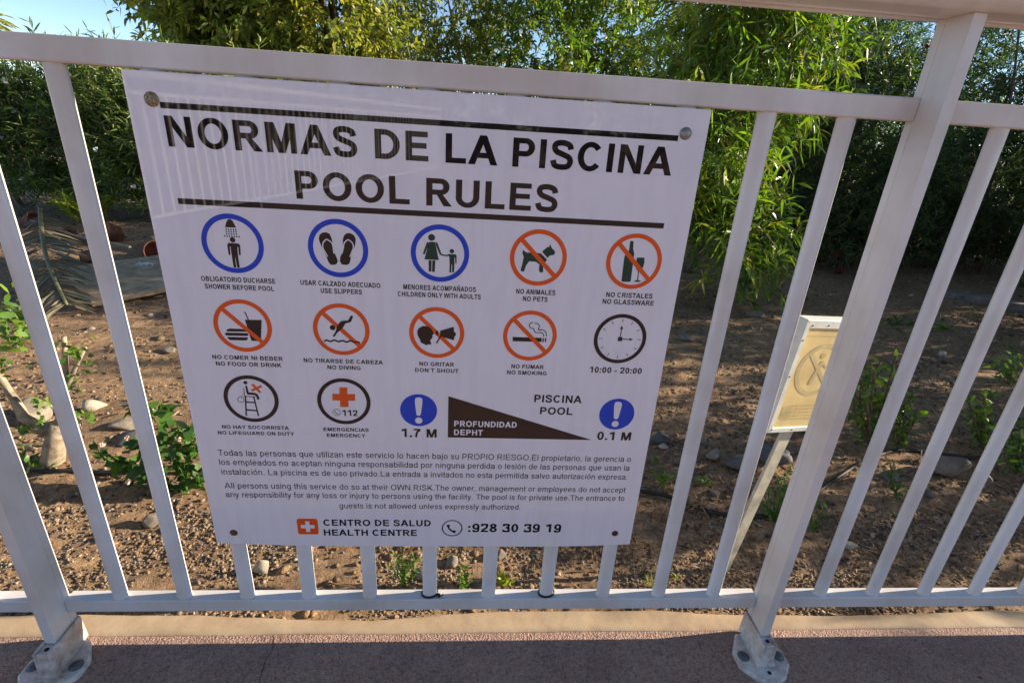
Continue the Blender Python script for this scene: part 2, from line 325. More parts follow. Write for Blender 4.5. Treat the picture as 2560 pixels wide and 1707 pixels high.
def baluster_mesh():
    mb = MB(); n = 18; V = []; F = []
    rings = [(-.0163, 1.10), (-.0150, 1.08), (-.0142, 1.0), (.8801, 1.0)]
    for z, s in rings: V += [(x*s, y*s, z) for x, y in oval(.0135, .0088, n)]
    for r in range(len(rings)-1):
        F += [(r*n+i, r*n+(i+1) % n, (r+1)*n+(i+1) % n, (r+1)*n+i) for i in range(n)]
    mb.add(V, F); return mb.mesh('baluster', True)
BAL = baluster_mesh()
FLANGE = [(-.052, -.036), (-.028, .004), (.028, .004), (.052, -.036), (.051, -.066), (.030, -.093), (.010, -.104), (-.010, -.104), (-.030, -.093), (-.051, -.066)]
def foot_mesh():
    mb = MB(); n = len(FLANGE)
    V = [(x*1.02, y, -.1315) for x, y in FLANGE]+[(x*1.02, y, -.1245) for x, y in FLANGE]+[(x*.94, -.05+(y+.05)*.94, -.1218) for x, y in FLANGE]
    F = [(i, (i+1) % n, n+(i+1) % n, n+i) for i in range(n)]+[(n+i, n+(i+1) % n, 2*n+(i+1) % n, 2*n+i) for i in range(n)]+[tuple(range(2*n, 3*n))]
    mb.add(V, F)
    a, b, t = .0142, .0101, .0
    def taper(x0, x1, y0, y1, z0, z1, k=.0012):
        mb.add([(x0-k, y0-k, z0), (x1+k, y0-k, z0), (x1+k, y1+k, z0), (x0-k, y1+k, z0), (x0, y0, z1), (x1, y0, z1), (x1, y1, z1), (x0, y1, z1)], [(0,1,5,4),(1,2,6,5),(2,3,7,6),(3,0,4,7),(4,5,6,7)])
    taper(-a, -b, -.0650, .0155, -.124, -.0705); taper(b, a, -.0650, .0155, -.124, -.0705)
    taper(-b+.0013, b-.0013, -.0650, -.0612, -.124, -.0708); mb.box((-b+.0002, -.0612, -.12), (b-.0002, -.0415, -.0745))
    taper(-b+.0013, b-.0013, .0150, .0178, -.124, -.0708)
    # weld fillet round the socket
    mb.add([(-a-.006, -.071, -.1214), (a+.006, -.071, -.1214), (a+.001, -.0655, -.116), (-a-.001, -.0655, -.116), (-a-.006, .002, -.1214), (a+.006, .002, -.1214), (a+.001, .0, -.116), (-a-.001, 0, -.116)],
           [(0, 1, 2, 3), (0, 3, 7, 4), (1, 5, 6, 2)])
    return mb.mesh('foot')
FOOT = foot_mesh()
def dome_mesh(name, r, h, hexa=False):
    mb = MB(); n = 20; V = []; F = []
    prof = [(1.25, 0), (1.25, .12), (1.0, .16), (.96, .5), (.72, .8), (.4, .95), (.05, 1)]
    for s, t in prof: V += [(r*s*math.cos(2*math.pi*k/n), r*s*math.sin(2*math.pi*k/n), h*t) for k in range(n)]
    for q in range(len(prof)-1): F += [(q*n+i, q*n+(i+1) % n, (q+1)*n+(i+1) % n, (q+1)*n+i) for i in range(n)]
    F.append(tuple((len(prof)-1)*n+k for k in range(n))); mb.add(V, F); return mb.mesh(name, True)
BOLT = dome_mesh('bolt', .0094, .0070); HOLE = MB().tube([(0, 0, 0), (0, 0, .0004)], .0042, 12).mesh('bolt_hole')
HP = []   # handrail profile (y, z)
for y, z in [(-.046, 1.0030), (-.0050, 1.0030), (-.0042, 1.0015), (-.0028, 1.0015), (-.0020, 1.0030), (.0150, 1.0030), (.0158, 1.0012), (.0205, 1.0012), (.0240, 1.0040), (.0300, 1.0110), (.0330, 1.0230), (.0320, 1.0370), (.0240, 1.0480), (.0080, 1.0560), (-.0150, 1.0590), (-.0380, 1.0565), (-.0560, 1.0480), (-.0660, 1.0370), (-.0690, 1.0260), (-.0670, 1.0150), (-.0600, 1.0070)]:
    HP.append((y, z))
def box_profile(y0, y1, z0, z1, r=.0018): return [(y0+r, z0), (y1-r, z0), (y1, z0+r), (y1, z1-r), (y1-r, z1), (y0+r, z1), (y0, z1-r), (y0, z0+r)]
def railing(root, posts, bays, x0, x1, detail=True):
    for px in posts:
        p = obj('post', POST, M['paint'], root, (px, 0, 0))
        if detail: bevel(p, .0012)
        f = obj('foot', FOOT, M['cast'], p)
        if detail: bevel(f, .0011)
        if detail:
            for sx in (-1, 1): obj('bolt', BOLT, M['zinc'], p, (sx*.0365, -.048, -.1222))
            obj('bolt_hole', HOLE, M['hole'], p, (0, -.083, -.1220)); obj('bolt_hole', HOLE, M['hole'], p, (0.0005, -.0515, -.0746))
    for x in bays: obj('baluster', BAL, M['paint'], root, (x, .0122, 0))
    ends = [x0]+list(posts)+[x1]
    for i in range(len(ends)-1):
        a = ends[i]+(.0089 if i > 0 else 0); b = ends[i+1]-(.0089 if i < len(ends)-2 else 0)
        for nm, z0, z1 in (('mid_rail', ZMB, ZMT), ('bottom_rail', ZRB, ZRT)):
            mb = extrude(box_profile(0, RD, z0, z1), 0, a, b); mb.build(nm, M['paint'], root)
    mb = extrude(HP, 0, x0, x1); h = mb.build('handrail', M['paint'], root)
    for pl in h.data.polygons: pl.use_smooth = len(pl.vertices) == 4 and abs(pl.normal.z) < .97
CX1, CX0 = 1.2475, -0.102
rail = empty('railing')
tag(rail, 'white metal railing of oval bars and deep posts between deck and garden bed', 'railing')
posts = [CX0-2*1.36, CX0-1.36, CX0, CX1, 2.62, 3.98, 5.34]
bars = [k*PITCHB for k in range(11)]+[1.38+k*PITCHB for k in range(11)]+[2.74+k*PITCHB for k in range(11)]+[4.10+k*PITCHB for k in range(11)]+[-.23-k*PITCHB for k in range(10)]+[-1.58-k*PITCHB for k in range(10)]
railing(rail, posts, bars, -2.9, 5.5)
# second, plainer run of the same railing on the far side of the deck behind the viewer (it shows as a reflection in the sign)
rail2 = empty('railing'); tag(rail2, 'white railing closing the far side of the pool deck, mirrored faintly in the sign', 'railing')
railing(rail2, [0, 1.36, 2.72, 4.08, 5.44, 6.8], [.12+k*PITCHB for k in range(58) if min(abs(.12+k*PITCHB-q) for q in (0, 1.36, 2.72, 4.08, 5.44, 6.8)) > .05], -.1, 6.9, False)
rail2.location = (-2.02, -3.75, 0); rail2.rotation_euler = (0, 0, math.atan2(-7.3, 2.1))

# two black cable ties on the bars
def tie(x, tail, lab):
    mb = MB(); n = 28; V = []; F = []
    for k in range(n):
        a = 2*math.pi*k/n; dzz = .0012*math.sin(a*1.0+1)
        for s, z in ((1.07, -.0135), (1.20, -.0135), (1.20, -.0095), (1.07, -.0095)): V.append((x+.0139*s*math.cos(a), .0122+.0096*s*math.sin(a), z+dzz))
    for k in range(n):
        for q in range(4): F.append((k*4+q, k*4+(q+1) % 4, ((k+1) % n)*4+(q+1) % 4, ((k+1) % n)*4+q))
    mb.add(V, F)
    if tail:
        mb.box((x+.0155, .004, -.0148), (x+.0205, .0085, -.0085)); mb.tube([(x+.018, .006, -.012), (x+.024, .0055, -.0118), (x+.0262, .0085, -.0105)], .0012, 6)
    o = mb.build('cable_tie', M['black']); tag(o, lab, 'cable tie', 'cable ties on the railing bars')
tie(5*PITCHB, True, 'black cable tie with a cut tail round a bar base below the sign')
tie(7*PITCHB, False, 'black cable tie without a tail round a bar base below the sign')
# ------------------------------------------------------------------ the pool rules sign
# a plain grotesque alphabet drawn from bars, slants and arcs; cap height 1, stem width w
WB = dict(A=722, B=722, C=722, D=722, E=667, F=611, G=778, H=722, I=278, K=722, L=611, M=833, N=722, O=778, P=667, R=722, S=667, T=611, U=722, V=667, W=944, Y=667, Z=611, a=556, b=556, c=500, d=556, e=556, f=278, g=556, h=556, i=222, j=222, l=222, m=833, n=556, o=556, p=556, q=556, r=333, s=500, t=278, u=556, v=500, w=722, x=500, y=500, z=500)
def glyph(ch, w):
    h = .87*w; P = []
    if ch in 'ÑÁ': base = {'Ñ': 'N', 'Á': 'A'}[ch]; adv, P = glyph(base, w); m = adv/2; P.append(('k', smooth([(m-.2, 1.12), (m-.09, 1.2), (m+.07, 1.13), (m+.2, 1.21)], 4), h*.75)); return adv, P
    if ch in 'óéíú': adv, P = glyph({'ó': 'o', 'é': 'e', 'í': 'i', 'ú': 'u'}[ch], w); m = adv/2; P.append(('q', [(m-.06, .80), (m+.06, .80), (m+.2, 1.0), (m+.03, 1.0)])); return adv, P
    adv = (WB[ch] if ch in WB else 556 if ch.isdigit() else 333 if ch == '-' else 278)*.001397; l = .10; r = adv-.09; ol = .065; orr = adv-.065; m = adv/2
    def R(x0, y0, x1, y1): P.append(('q', [(x0, y0), (x1, y0), (x1, y1), (x0, y1)]))
    def S(x0, y0, x1, y1, k=None): k = k or w*1.08; P.append(('q', [(x0-k/2, y0), (x0+k/2, y0), (x1+k/2, y1), (x1-k/2, y1)]))
    def A(cx, cy, rx, ry, a0, a1): P.append(('a', cx, cy, rx, ry, rx-w, ry-h, a0, a1))
    def K(pts, k=None): P.append(('k', smooth(pts, 5), k or w*.93))
    def bowl(x0, x1, y0, y1): ry = (y1-y0)/2; xc = x1-min(ry, x1-x0); R(x0, y1-h, xc, y1); R(x0, y0, xc, y0+h); A(xc, (y0+y1)/2, x1-xc, ry, -90, 90)
    c = ch
    if c == 'A': k = w*1.1; P.append(('q', [(.0, 0), (k, 0), (m+k*.5, 1), (m-k*.5, 1)])); P.append(('q', [(adv-k, 0), (adv, 0), (m+k*.5, 1), (m-k*.5, 1)])); R(m-.30, .225, m+.30, .225+h)
    elif c == 'B': R(l, 0, l+w, 1); bowl(l+w*.5, r-.05, .46, 1); bowl(l+w*.5, r, 0, .46+h)
    elif c == 'C': A(m, .5, m-ol, .515, 38, 322)
    elif c == 'D': R(l, 0, l+w, 1); bowl(l+w*.5, r+.01, 0, 1)
    elif c in 'EF': R(l, 0, l+w, 1); R(l+w, 1-h, r, 1); R(l+w, .43, r-.04, .43+h); (R(l+w, 0, r+.02, h) if c == 'E' else None)
    elif c == 'G': A(m, .5, m-ol, .515, 38, 318); R(orr-w-.02, .13, orr-.02, .54); R(m+.02, .54-h, orr-w, .54)
    elif c == 'H': R(l, 0, l+w, 1); R(r-w, 0, r, 1); R(l+w, .43, r-w, .43+h)
    elif c in 'Il': R(m-w/2, 0, m+w/2, 1)
    elif c == 'K': R(l, 0, l+w, 1); P.append(('q', [(l+w, .24), (l+w, .24+w*1.5), (r-w*1.3+.02, 1), (r+.03, 1)])); P.append(('q', [(l+w+.10, .42), (l+w+.23, .66), (adv, 0), (adv-w*1.3, 0)]))
    elif c == 'L': R(l, 0, l+w, 1); R(l+w, 0, r+.03, h)
    elif c == 'M': R(l, 0, l+w*.95, 1); R(r-w*.95, 0, r, 1); P.append(('q', [(m-w*.52, 0), (m+w*.50, 0), (l+w*1.35, 1), (l+.01, 1)])); P.append(('q', [(m-w*.50, 0), (m+w*.52, 0), (r-.01, 1), (r-w*1.35, 1)]))
    elif c == 'N': R(l, 0, l+w*.95, 1); R(r-w*.95, 0, r, 1); P.append(('q', [(r-w*1.12, 0), (r-.01, 0), (l+w*1.12, 1), (l+.01, 1)]))
    elif c == 'O': A(m, .5, m-ol, .515, 0, 360)
    elif c == 'P': R(l, 0, l+w, 1); bowl(l+w*.5, r+.01, .37, 1)
    elif c == 'R': R(l, 0, l+w, 1); bowl(l+w*.5, r-.02, .41, 1); P.append(('q', [(r-w*1.2+.04, 0), (r+.07, 0), (m+w*.75, .43), (m-w*.25, .43)]))
    elif c == 'S': a, b = ol+w/2, orr-w/2; K([(b-.01, .70), (b-.07, .85), (m, 1.012-h/2), (a+.07, .88), (a+.015, .74), (a+.10, .61), (m, .53), (b-.07, .43), (b, .28), (b-.08, .12), (m, h/2-.012), (a+.06, .13), (a-.015, .31)])
    elif c == 'T': R(m-w/2, 0, m+w/2, 1-h); R(.03, 1-h, adv-.03, 1)
    elif c == 'U': R(l, .36, l+w, 1); R(r-w, .36, r, 1); A(m, .36, (r-l)/2, .372, 180, 360)
    elif c == 'V': k = w*1.1; P.append(('q', [(m-k*.5, 0), (m+k*.5, 0), (k, 1), (0, 1)])); P.append(('q', [(m-k*.5, 0), (m+k*.5, 0), (adv, 1), (adv-k, 1)]))
    elif c == 'W': k = w*1.02; [P.append(('q', q)) for q in ([(.30-k/2, 0), (.30+k/2, 0), (k, 1), (0, 1)], [(.30-k/2, 0), (.30+k/2, 0), (m+k/2, 1), (m-k/2, 1)], [(adv-.30-k/2, 0), (adv-.30+k/2, 0), (m+k/2, 1), (m-k/2, 1)], [(adv-.30-k/2, 0), (adv-.30+k/2, 0), (adv, 1), (adv-k, 1)])]
    elif c == 'Y': k = w*1.12; R(m-w/2, 0, m+w/2, .43); P.append(('q', [(m-w/2, .40), (m+w/2, .40), (k, 1), (0, 1)])); P.append(('q', [(m-w/2, .40), (m+w/2, .40), (adv, 1), (adv-k, 1)]))
    elif c == 'Z': R(.05, 0, adv-.05, h); R(.07, 1-h, adv-.06, 1); P.append(('q', [(.05, h), (.05+w*1.35, h), (adv-.06, 1-h), (adv-.06-w*1.35, 1-h)]))
    elif c == '0': A(m, .5, m-.06, .512, 0, 360)
    elif c == '1': R(m-.02, 0, m-.02+w, 1); P.append(('q', [(.10, .67), (.10, .67+w), (m, 1), (m, 1-w*1.2)]))
    elif c == '2': R(.06, 0, adv-.07, h); K([(.06+w/2, .70), (.15, .88), (m, 1-h/2), (adv-.16, .88), (adv-.07-w/2, .72), (adv-.22, .52), (.27, .27), (.10+w/2, .06)])
    elif c == '3': K([(.07+w/2, .72), (.16, .89), (m, 1-h/2), (adv-.16, .88), (adv-.09-w/2, .74), (adv-.2, .59), (m-.02, .535)]); K([(m-.02, .535), (adv-.17, .47), (adv-.06-w/2, .29), (adv-.15, .11), (m, h/2-.01), (.15, .11), (.05+w/2, .28)])
    elif c == '7': R(.07, 1-h, adv-.07, 1); K([(adv-.13, 1-h), (m+.04, .66), (m-.07, .33), (m-.10, 0)])
    elif c == '8': A(m, .745, m-.09, .268, 0, 360); A(m, .28, m-.055, .292, 0, 360)
    elif c == '9': A(m, .655, m-.055, .358, 0, 360); K([(adv-.06-w/2, .66), (adv-.06-w/2, .40), (adv-.20, .14), (m-.03, h/2-.012), (.17, .10), (.08+w/2, .25)])
    elif c == '.': R(m-w*.5, 0, m+w*.5, w)
    elif c == ',': R(m-w*.5, 0, m+w*.5, w); P.append(('q', [(m-.02, 0), (m+w*.5, 0), (m-.02, -.17), (m-.09, -.17)]))
    elif c == ':': R(m-w*.5, 0, m+w*.5, w); R(m-w*.5, .72-w, m+w*.5, .72)
    elif c == '-': R(.06, .27, adv-.06, .27+w*.9)
    elif c == '´': P.append(('q', [(m-.10, .80), (m+.02, .80), (m+.16, 1.0), (m-.03, 1.0)]))
    else:
        X = .725; e0 = .055; e1 = adv-.055; sl = .09; sr = adv-.09; mm = X/2
        if c in 'oceqdbpg': A(m, mm, m-e0, mm+.012, *((42, 318) if c == 'c' else (0, 318) if c == 'e' else (0, 360)))
        if c == 'e': R(e0+w*.6, mm-h*.35, e1-.01, mm+h*.5)
        if c == 'd': R(sr-w, 0, sr, 1)
        if c == 'b': R(sl, 0, sl+w, 1)
        if c == 'p': R(sl, -.29, sl+w, X)
        if c == 'q': R(sr-w, -.29, sr, X)
        if c == 'g': R(sr-w, -.05, sr, X); K([(sr-w/2, -.04), (sr-.14, -.22), (m-.02, -.29+h/2), (.13, -.15)])
        if c == 'a': K([(.11, .52), (.20, .66), (m, X-h/2), (sr-.12, .64), (sr-w/2, .50), (sr-w/2, .22), (sr-w/2+.02, 0)]); K([(sr-w/2, .43), (m, .39), (.15, .30), (.10+w*.3, .19), (.17, .07), (m-.03, h/2), (sr-.15, .10), (sr-w/2, .24)])
        if c in 'nhru': pass
        if c in 'nh': R(sl, 0, sl+w, X if c == 'n' else 1); R(sr-w, 0, sr, .45); A((sl+sr)/2, .45, (sr-sl)/2, X-.45+.012, 0, 165)
        if c == 'm': R(sl, 0, sl+w, X); q = (sr-sl-w)/2; [(R(sl+k*q+q, 0, sl+k*q+q+w, .47), A(sl+w/2+k*q+q/2, .47, (q+w)/2, X-.47+.012, 0, 165)) for k in (0, 1)]
        if c == 'u': R(sl, .28, sl+w, X); R(sr-w, 0, sr, X); A((sl+sr)/2, .28, (sr-sl)/2, .292, 180, 350)
        if c == 'r': R(sl, 0, sl+w, X); K([(sl+w/2, .45), (sl+.12, .62), (adv-.01, X-h*.45)])
        if c in 'ij': R(m-w/2, 0 if c == 'i' else -.1, m+w/2, X); R(m-w/2, 1-w, m+w/2, 1)
        if c == 'j': K([(m, -.1), (m-.04, -.22), (m-.16, -.25)])
        if c == 't': R(m-w/2, .1, m+w/2, .93); R(.02, X-h, adv-.02, X); K([(m, .16), (m+.05, .05), (adv-.02, h/2)])
        if c == 'f': R(m-w/2-.01, 0, m+w/2-.01, .85); R(.02, X-h, adv-.02, X); K([(m-.01, .80), (m+.04, .95), (adv+.02, 1.01-h/2)])
        if c == 's': a, b = e0+w/2, e1-w/2; K([(b, .52), (b-.07, .64), (m, X-h/2+.01), (a+.06, .63), (a+.02, .53), (a+.1, .43), (m, .375), (b-.06, .30), (b, .2), (b-.07, .08), (m, h/2-.01), (a+.06, .08), (a-.01, .2)])
        if c in 'vy': k = w*1.08; P.append(('q', [(m-k/2, 0), (m+k/2, 0), (k+.01, X), (.01, X)])); P.append(('q', [(m-k/2, 0), (m+k/2, 0), (adv-.01, X), (adv-.01-k, X)]))
        if c == 'y': K([(m+.03, .06), (m-.05, -.16), (m-.13, -.26), (.06, -.26)])
        if c == 'x': k = w*1.15; P.append(('q', [(.01, 0), (.01+k, 0), (adv-.01, X), (adv-.01-k, X)])); P.append(('q', [(adv-.01-k, 0), (adv-.01, 0), (.01+k, X), (.01, X)]))
        if c == 'w': k = w; [P.append(('q', q)) for q in ([(.24-k/2, 0), (.24+k/2, 0), (k, X), (0, X)], [(.24-k/2, 0), (.24+k/2, 0), (m+k/2, X), (m-k/2, X)], [(adv-.24-k/2, 0), (adv-.24+k/2, 0), (m+k/2, X), (m-k/2, X)], [(adv-.24-k/2, 0), (adv-.24+k/2, 0), (adv, X), (adv-k, X)])]
        if c == 'z': R(.04, 0, adv-.04, h); R(.05, X-h, adv-.05, X); P.append(('q', [(.04, h), (.04+w*1.3, h), (adv-.05, X-h), (adv-.05-w*1.3, X-h)]))
    return adv, P
def smooth(pts, n=5):
    P = [np.array(p, float) for p in pts]; out = []
    for i in range(len(P)-1):
        a = P[max(i-1, 0)]; b = P[i]; c = P[i+1]; d = P[min(i+2, len(P)-1)]
        for j in range(n):
            t = j/n; out.append(.5*((2*b)+(-a+c)*t+(2*a-5*b+4*c-d)*t*t+(-a+3*b-3*c+d)*t**3))
    out.append(P[-1]); return out
GC = {}
def glyph_geo(ch, wt):
    if (ch, wt) in GC: return GC[ch, wt]
    adv, P = glyph(ch, {'b': .214, 'r': .134}[wt]); V = []; F = []; na = 10 if wt == 'r' else 22
    for i, p in enumerate(P):
        b = len(V); y = -i*.000004
        if p[0] == 'q': V += [(x, y, z) for x, z in p[1]]; F.append((b, b+1, b+2, b+3))
        elif p[0] == 'a':
            _, cx, cy, rx, ry, ix, iy, a0, a1 = p; n = max(5, int(na*abs(a1-a0)/180))
            for k in range(n+1):
                a = math.radians(a0+(a1-a0)*k/n); V += [(cx+rx*math.cos(a), y, cy+ry*math.sin(a)), (cx+ix*math.cos(a), y, cy+iy*math.sin(a))]
            F += [(b+2*k, b+2*k+2, b+2*k+3, b+2*k+1) for k in range(n)]
        else:
            Q = p[1]; k2 = p[2]/2
            for k, q in enumerate(Q):
                t = Q[min(k+1, len(Q)-1)]-Q[max(k-1, 0)]; t = t/(np.linalg.norm(t)+1e-9); V += [(q[0]-t[1]*k2, y, q[1]+t[0]*k2), (q[0]+t[1]*k2, y, q[1]-t[0]*k2)]
            F += [(b+2*k, b+2*k+1, b+2*k+3, b+2*k+2) for k in range(len(Q)-1)]
    GC[ch, wt] = (adv, V, F); return GC[ch, wt]
SY = -0.0037
def text(s, x0, x1, z, cap, wt, name, parent, m, y=SY-.00025, track=.012):
    V = []; F = []; x = 0
    for ch in s:
        if ch == ' ': x += .388+track; continue
        adv, v, f = glyph_geo(ch, wt); b = len(V); V += [(x+p[0], p[1], p[2]) for p in v]; F += [tuple(i+b for i in t) for t in f]; x += adv+track
    xs = [p[0] for p in V]; a, b = min(xs), max(xs); kx = (x1-x0)/(b-a)
    o = MB().add([(x0+(p[0]-a)*kx, y+p[1], z+p[2]*cap) for p in V], F).build(name, m, parent); o['kind'] = 'stuff' if len(s) > 40 else 'thing'
    if o['kind'] == 'thing': del o['kind']
    return o
sign = empty('pool_rules_sign', (0, 0, 0))
tag(sign, 'large square white acrylic pool rules sign screwed to the white railing bars', 'sign')
SX0, SX1, SZ0, SZ1 = .2016, .9503, .1212, .8774
def board():
    n = 25; mb = MB(); poly = []
    for i in range(n):
        t = i/(n-1); x = SX0+(SX1-SX0)*t; e = max(0, 1-min(t, 1-t)/.28); poly.append((x, SZ0+.0065*e*e))
    poly += [(SX1, SZ1), (SX0, SZ1)]
    extrude(poly, 1, SY, SY+.0032, mb=mb); o = mb.build('panel', M['acrylic'], sign); return bevel(o, .0006, 1)
board()
P_ = lambda pts, sc, ox, oy: [at(ox+x/sc, oy+y/sc, 1, SY) for x, y in pts]
def shape(mb, pts, y):            # pts: world points on the sign face
    mb.add([(p[0], y, p[2]) for p in pts], [tuple(range(len(pts)))]); return mb
def disc(mb, c, r, y, n=28, rz=None):
    mb.add([(c[0]+r*math.cos(2*math.pi*k/n), y, c[2]+(rz or r)*math.sin(2*math.pi*k/n)) for k in range(n)], [tuple(range(n))])
def ring(mb, cx, cz, R, r, y, n=64):
    V = [(cx+q*math.cos(2*math.pi*k/n), y, cz+q*math.sin(2*math.pi*k/n)) for q in (R, r) for k in range(n)]
    mb.add(V, [(k, (k+1) % n, n+(k+1) % n, n+k) for k in range(n)])
def stroke(mb, pts, wd, y, closed=False):
    P = [np.array([p[0], p[2]]) for p in pts]; w_ = wd if hasattr(wd, '__len__') else [wd]*len(P); V = []
    for i, p in enumerate(P):
        a = P[i-1] if i > 0 else p; b = P[i+1] if i < len(P)-1 else p; t = (b-a)/(np.linalg.norm(b-a)+1e-12); n = np.array([-t[1], t[0]])*w_[i]/2
        V += [(p[0]+n[0], y, p[1]+n[1]), (p[0]-n[0], y, p[1]-n[1])]
    mb.add(V, [(2*i, 2*i+1, 2*i+3, 2*i+2) for i in range(len(P)-1)])
Y1, Y2, Y3 = SY-.0002, SY-.00035, SY-.0005
RC = .04166
ROW = [[(.3047, .6669), (.4485, .6669), (.5916, .6664), (.7338, .6665), (.8759, .6675)], [(.3018, .5443), (.4450, .5437), (.5874, .5437), (.7304, .5439), (.8725, .5439)], [(.2983, .4212), (.4411, .4205)]]
def pict(ri, ci, m, th, lab, slash=False):
    cx, cz = ROW[ri][ci]; mb = MB(); ring(mb, cx, cz, RC, RC*(1-th), Y2)
    if slash:
        a = RC*.90; q = a*math.sqrt(.5); wd = RC*.155
        stroke(mb, [(cx-q, 0, cz+q), (cx+q, 0, cz-q)], wd, Y2-.00004)
    o = mb.build('pictogram', m, sign); o['label'] = lab; return o
def symbol(par, build_fn, m=None, name='symbol', y=Y1):
    mb = MB(); build_fn(mb, y); return mb.build(name, m or M['ink'], par)
A = lambda *p: P_(p, 3.92, 460, 500); Bc = lambda *p: P_(p, 3.26667, 960, 520); Cc = lambda *p: P_(p, 4.2, 500, 720); Dc = lambda *p: P_(p, 3.5636, 1000, 740)
Ec = lambda *p: P_(p, 5.3455, 520, 920); Gc = lambda *p: P_(p, 3.675, 980, 960); Hc = lambda *p: P_(p, 2.2189, 540, 1100)
mmA = 1/3.92*.00057
# shower
o = pict(0, 0, M['blue'], .17, 'blue ring with a person standing under a shower')
def f(mb, y):
    shape(mb, A((402, 268), (412, 225), (424, 198), (440, 189), (462, 192), (480, 213), (497, 245), (512, 272)), y)
    for yy, xs in ((287, (413, 437, 461, 485, 508)), (309, (416, 440, 463, 487, 511)), (331, (419, 443, 467, 490, 514)), (353, (400, 424, 447, 470, 494, 518, 541))):
        for i, x in enumerate(xs): disc(mb, A((x, yy+i*1.2))[0], .0011, y, 8)
    disc(mb, A((476, 391))[0], .0037, y)
    shape(mb, A((436, 421), (520, 425), (540, 431), (551, 446), (557, 538), (541, 543), (532, 462), (523, 460), (530, 545), (546, 655), (547, 662), (523, 664), (509, 590), (504, 550), (503, 590), (513, 661), (488, 663), (472, 570), (462, 500), (457, 457), (449, 457), (456, 537), (439, 540), (424, 446), (427, 428)), y)
symbol(o, f)
# slippers
o = pict(0, 1, M['blue'], .17, 'blue ring with a pair of flip-flops')
def f(mb, y):
    shape(mb, A((1321, 375), (1330, 340), (1355, 320), (1390, 316), (1425, 330), (1443, 365), (1452, 400), (1455, 430), (1462, 470), (1472, 510), (1495, 560), (1508, 600), (1495, 628), (1465, 637), (1435, 633), (1415, 605), (1395, 555), (1370, 500), (1345, 450), (1328, 410)), y)
    shape(mb, A((1557, 385), (1570, 345), (1595, 325), (1630, 325), (1665, 345), (1683, 380), (1680, 430), (1668, 470), (1650, 510), (1638, 550), (1630, 600), (1615, 630), (1585, 638), (1545, 630), (1528, 600), (1532, 560), (1548, 520), (1560, 470), (1556, 430)), y)
symbol(o, f)
def f(mb, y):
    for p in (A((1398, 384), (1425, 400), (1450, 424), (1462, 465), (1470, 525)), A((1398, 384), (1376, 402), (1360, 430), (1364, 475), (1385, 515), (1408, 555)), A((1608, 388), (1588, 402), (1568, 428), (1562, 470), (1548, 525)), A((1608, 388), (1635, 405), (1655, 430), (1660, 470), (1645, 510), (1627, 558))): stroke(mb, smooth(p, 3), .0016, y)
symbol(o, f, M['acrylic'], 'strap_lines', Y2)
# adult with child
o = pict(0, 2, M['blue'], .17, 'blue ring with a woman holding a child by the hand')
def f(mb, y):
    disc(mb, Bc((389, 241))[0], .0048, y); disc(mb, Bc((554, 353))[0], .0032, y)
    shape(mb, Bc((350, 280), (360, 277), (364, 300), (332, 380), (317, 374)), y); shape(mb, Bc((366, 277), (416, 277), (424, 312), (448, 425), (330, 420), (358, 312)), y)
    shape(mb, Bc((420, 277), (436, 283), (468, 373), (456, 383), (424, 305)), y); shape(mb, Bc((364, 427), (389, 428), (387, 519), (366, 519)), y); shape(mb, Bc((395, 428), (420, 427), (414, 521), (392, 521)), y)
    stroke(mb, Bc((462, 379), (508, 390), (538, 380)), .0022, y)
    shape(mb, Bc((530, 378), (585, 378), (593, 392), (592, 455), (583, 455), (580, 402), (575, 402), (576, 455), (571, 527), (557, 527), (556, 462), (551, 462), (549, 527), (534, 527), (536, 455), (533, 398), (527, 392)), y)
symbol(o, f, M['greenink'])
# dog
o = pict(0, 3, M['red'], .155, 'orange prohibition ring over a dog', True)
def f(mb, y):
    shape(mb, Bc((1133, 342), (1165, 364), (1245, 366), (1283, 372), (1330, 420), (1322, 437), (1298, 446), (1300, 518), (1294, 526), (1270, 526), (1265, 500), (1270, 462), (1240, 440), (1185, 435), (1160, 470), (1145, 515), (1138, 519), (1118, 517), (1117, 500), (1130, 455), (1140, 400), (1130, 370)), y)
    shape(mb, Bc((1290, 357), (1335, 318), (1348, 320), (1358, 297), (1372, 330), (1392, 348), (1398, 368), (1385, 384), (1355, 388), (1335, 407)), y)
symbol(o, f, M['greenink'])
# bottle and glass
o = pict(0, 4, M['red'], .155, 'orange prohibition ring over a bottle and a wine glass', True)
def f(mb, y):
    shape(mb, Bc((2010, 270), (2038, 270), (2035, 335), (2043, 375), (2015, 596), (2008, 603), (1946, 602), (1939, 594), (1960, 420), (1967, 388), (1995, 357), (2003, 335)), y)
    shape(mb, Bc((2065, 405), (2127, 405), (2126, 450), (2110, 495), (2090, 518), (2072, 515), (2058, 495), (2060, 450)), y); shape(mb, Bc((2075, 513), (2083, 513), (2075, 592), (2067, 592)), y)
    shape(mb, Bc((2039, 598), (2055, 591), (2085, 591), (2100, 598), (2085, 604), (2055, 604)), y)
symbol(o, f, M['greenink'])
# food and drink
o = pict(1, 0, M['red'], .155, 'orange prohibition ring over a burger and a drink cup', True)
def f(mb, y):
    shape(mb, Cc((470, 332), (648, 335), (640, 558), (540, 552), (487, 380)), y); stroke(mb, Cc((460, 256), (472, 253), (508, 333)), .0017, y)
    shape(mb, Cc((277, 455), (285, 434), (312, 424), (440, 429), (478, 440), (495, 459)), y); shape(mb, Cc((261, 482), (272, 467), (497, 472), (511, 488), (497, 503), (276, 498)), y)
    shape(mb, Cc((285, 512), (505, 518), (497, 543), (478, 550), (320, 546), (296, 532)), y)
symbol(o, f)
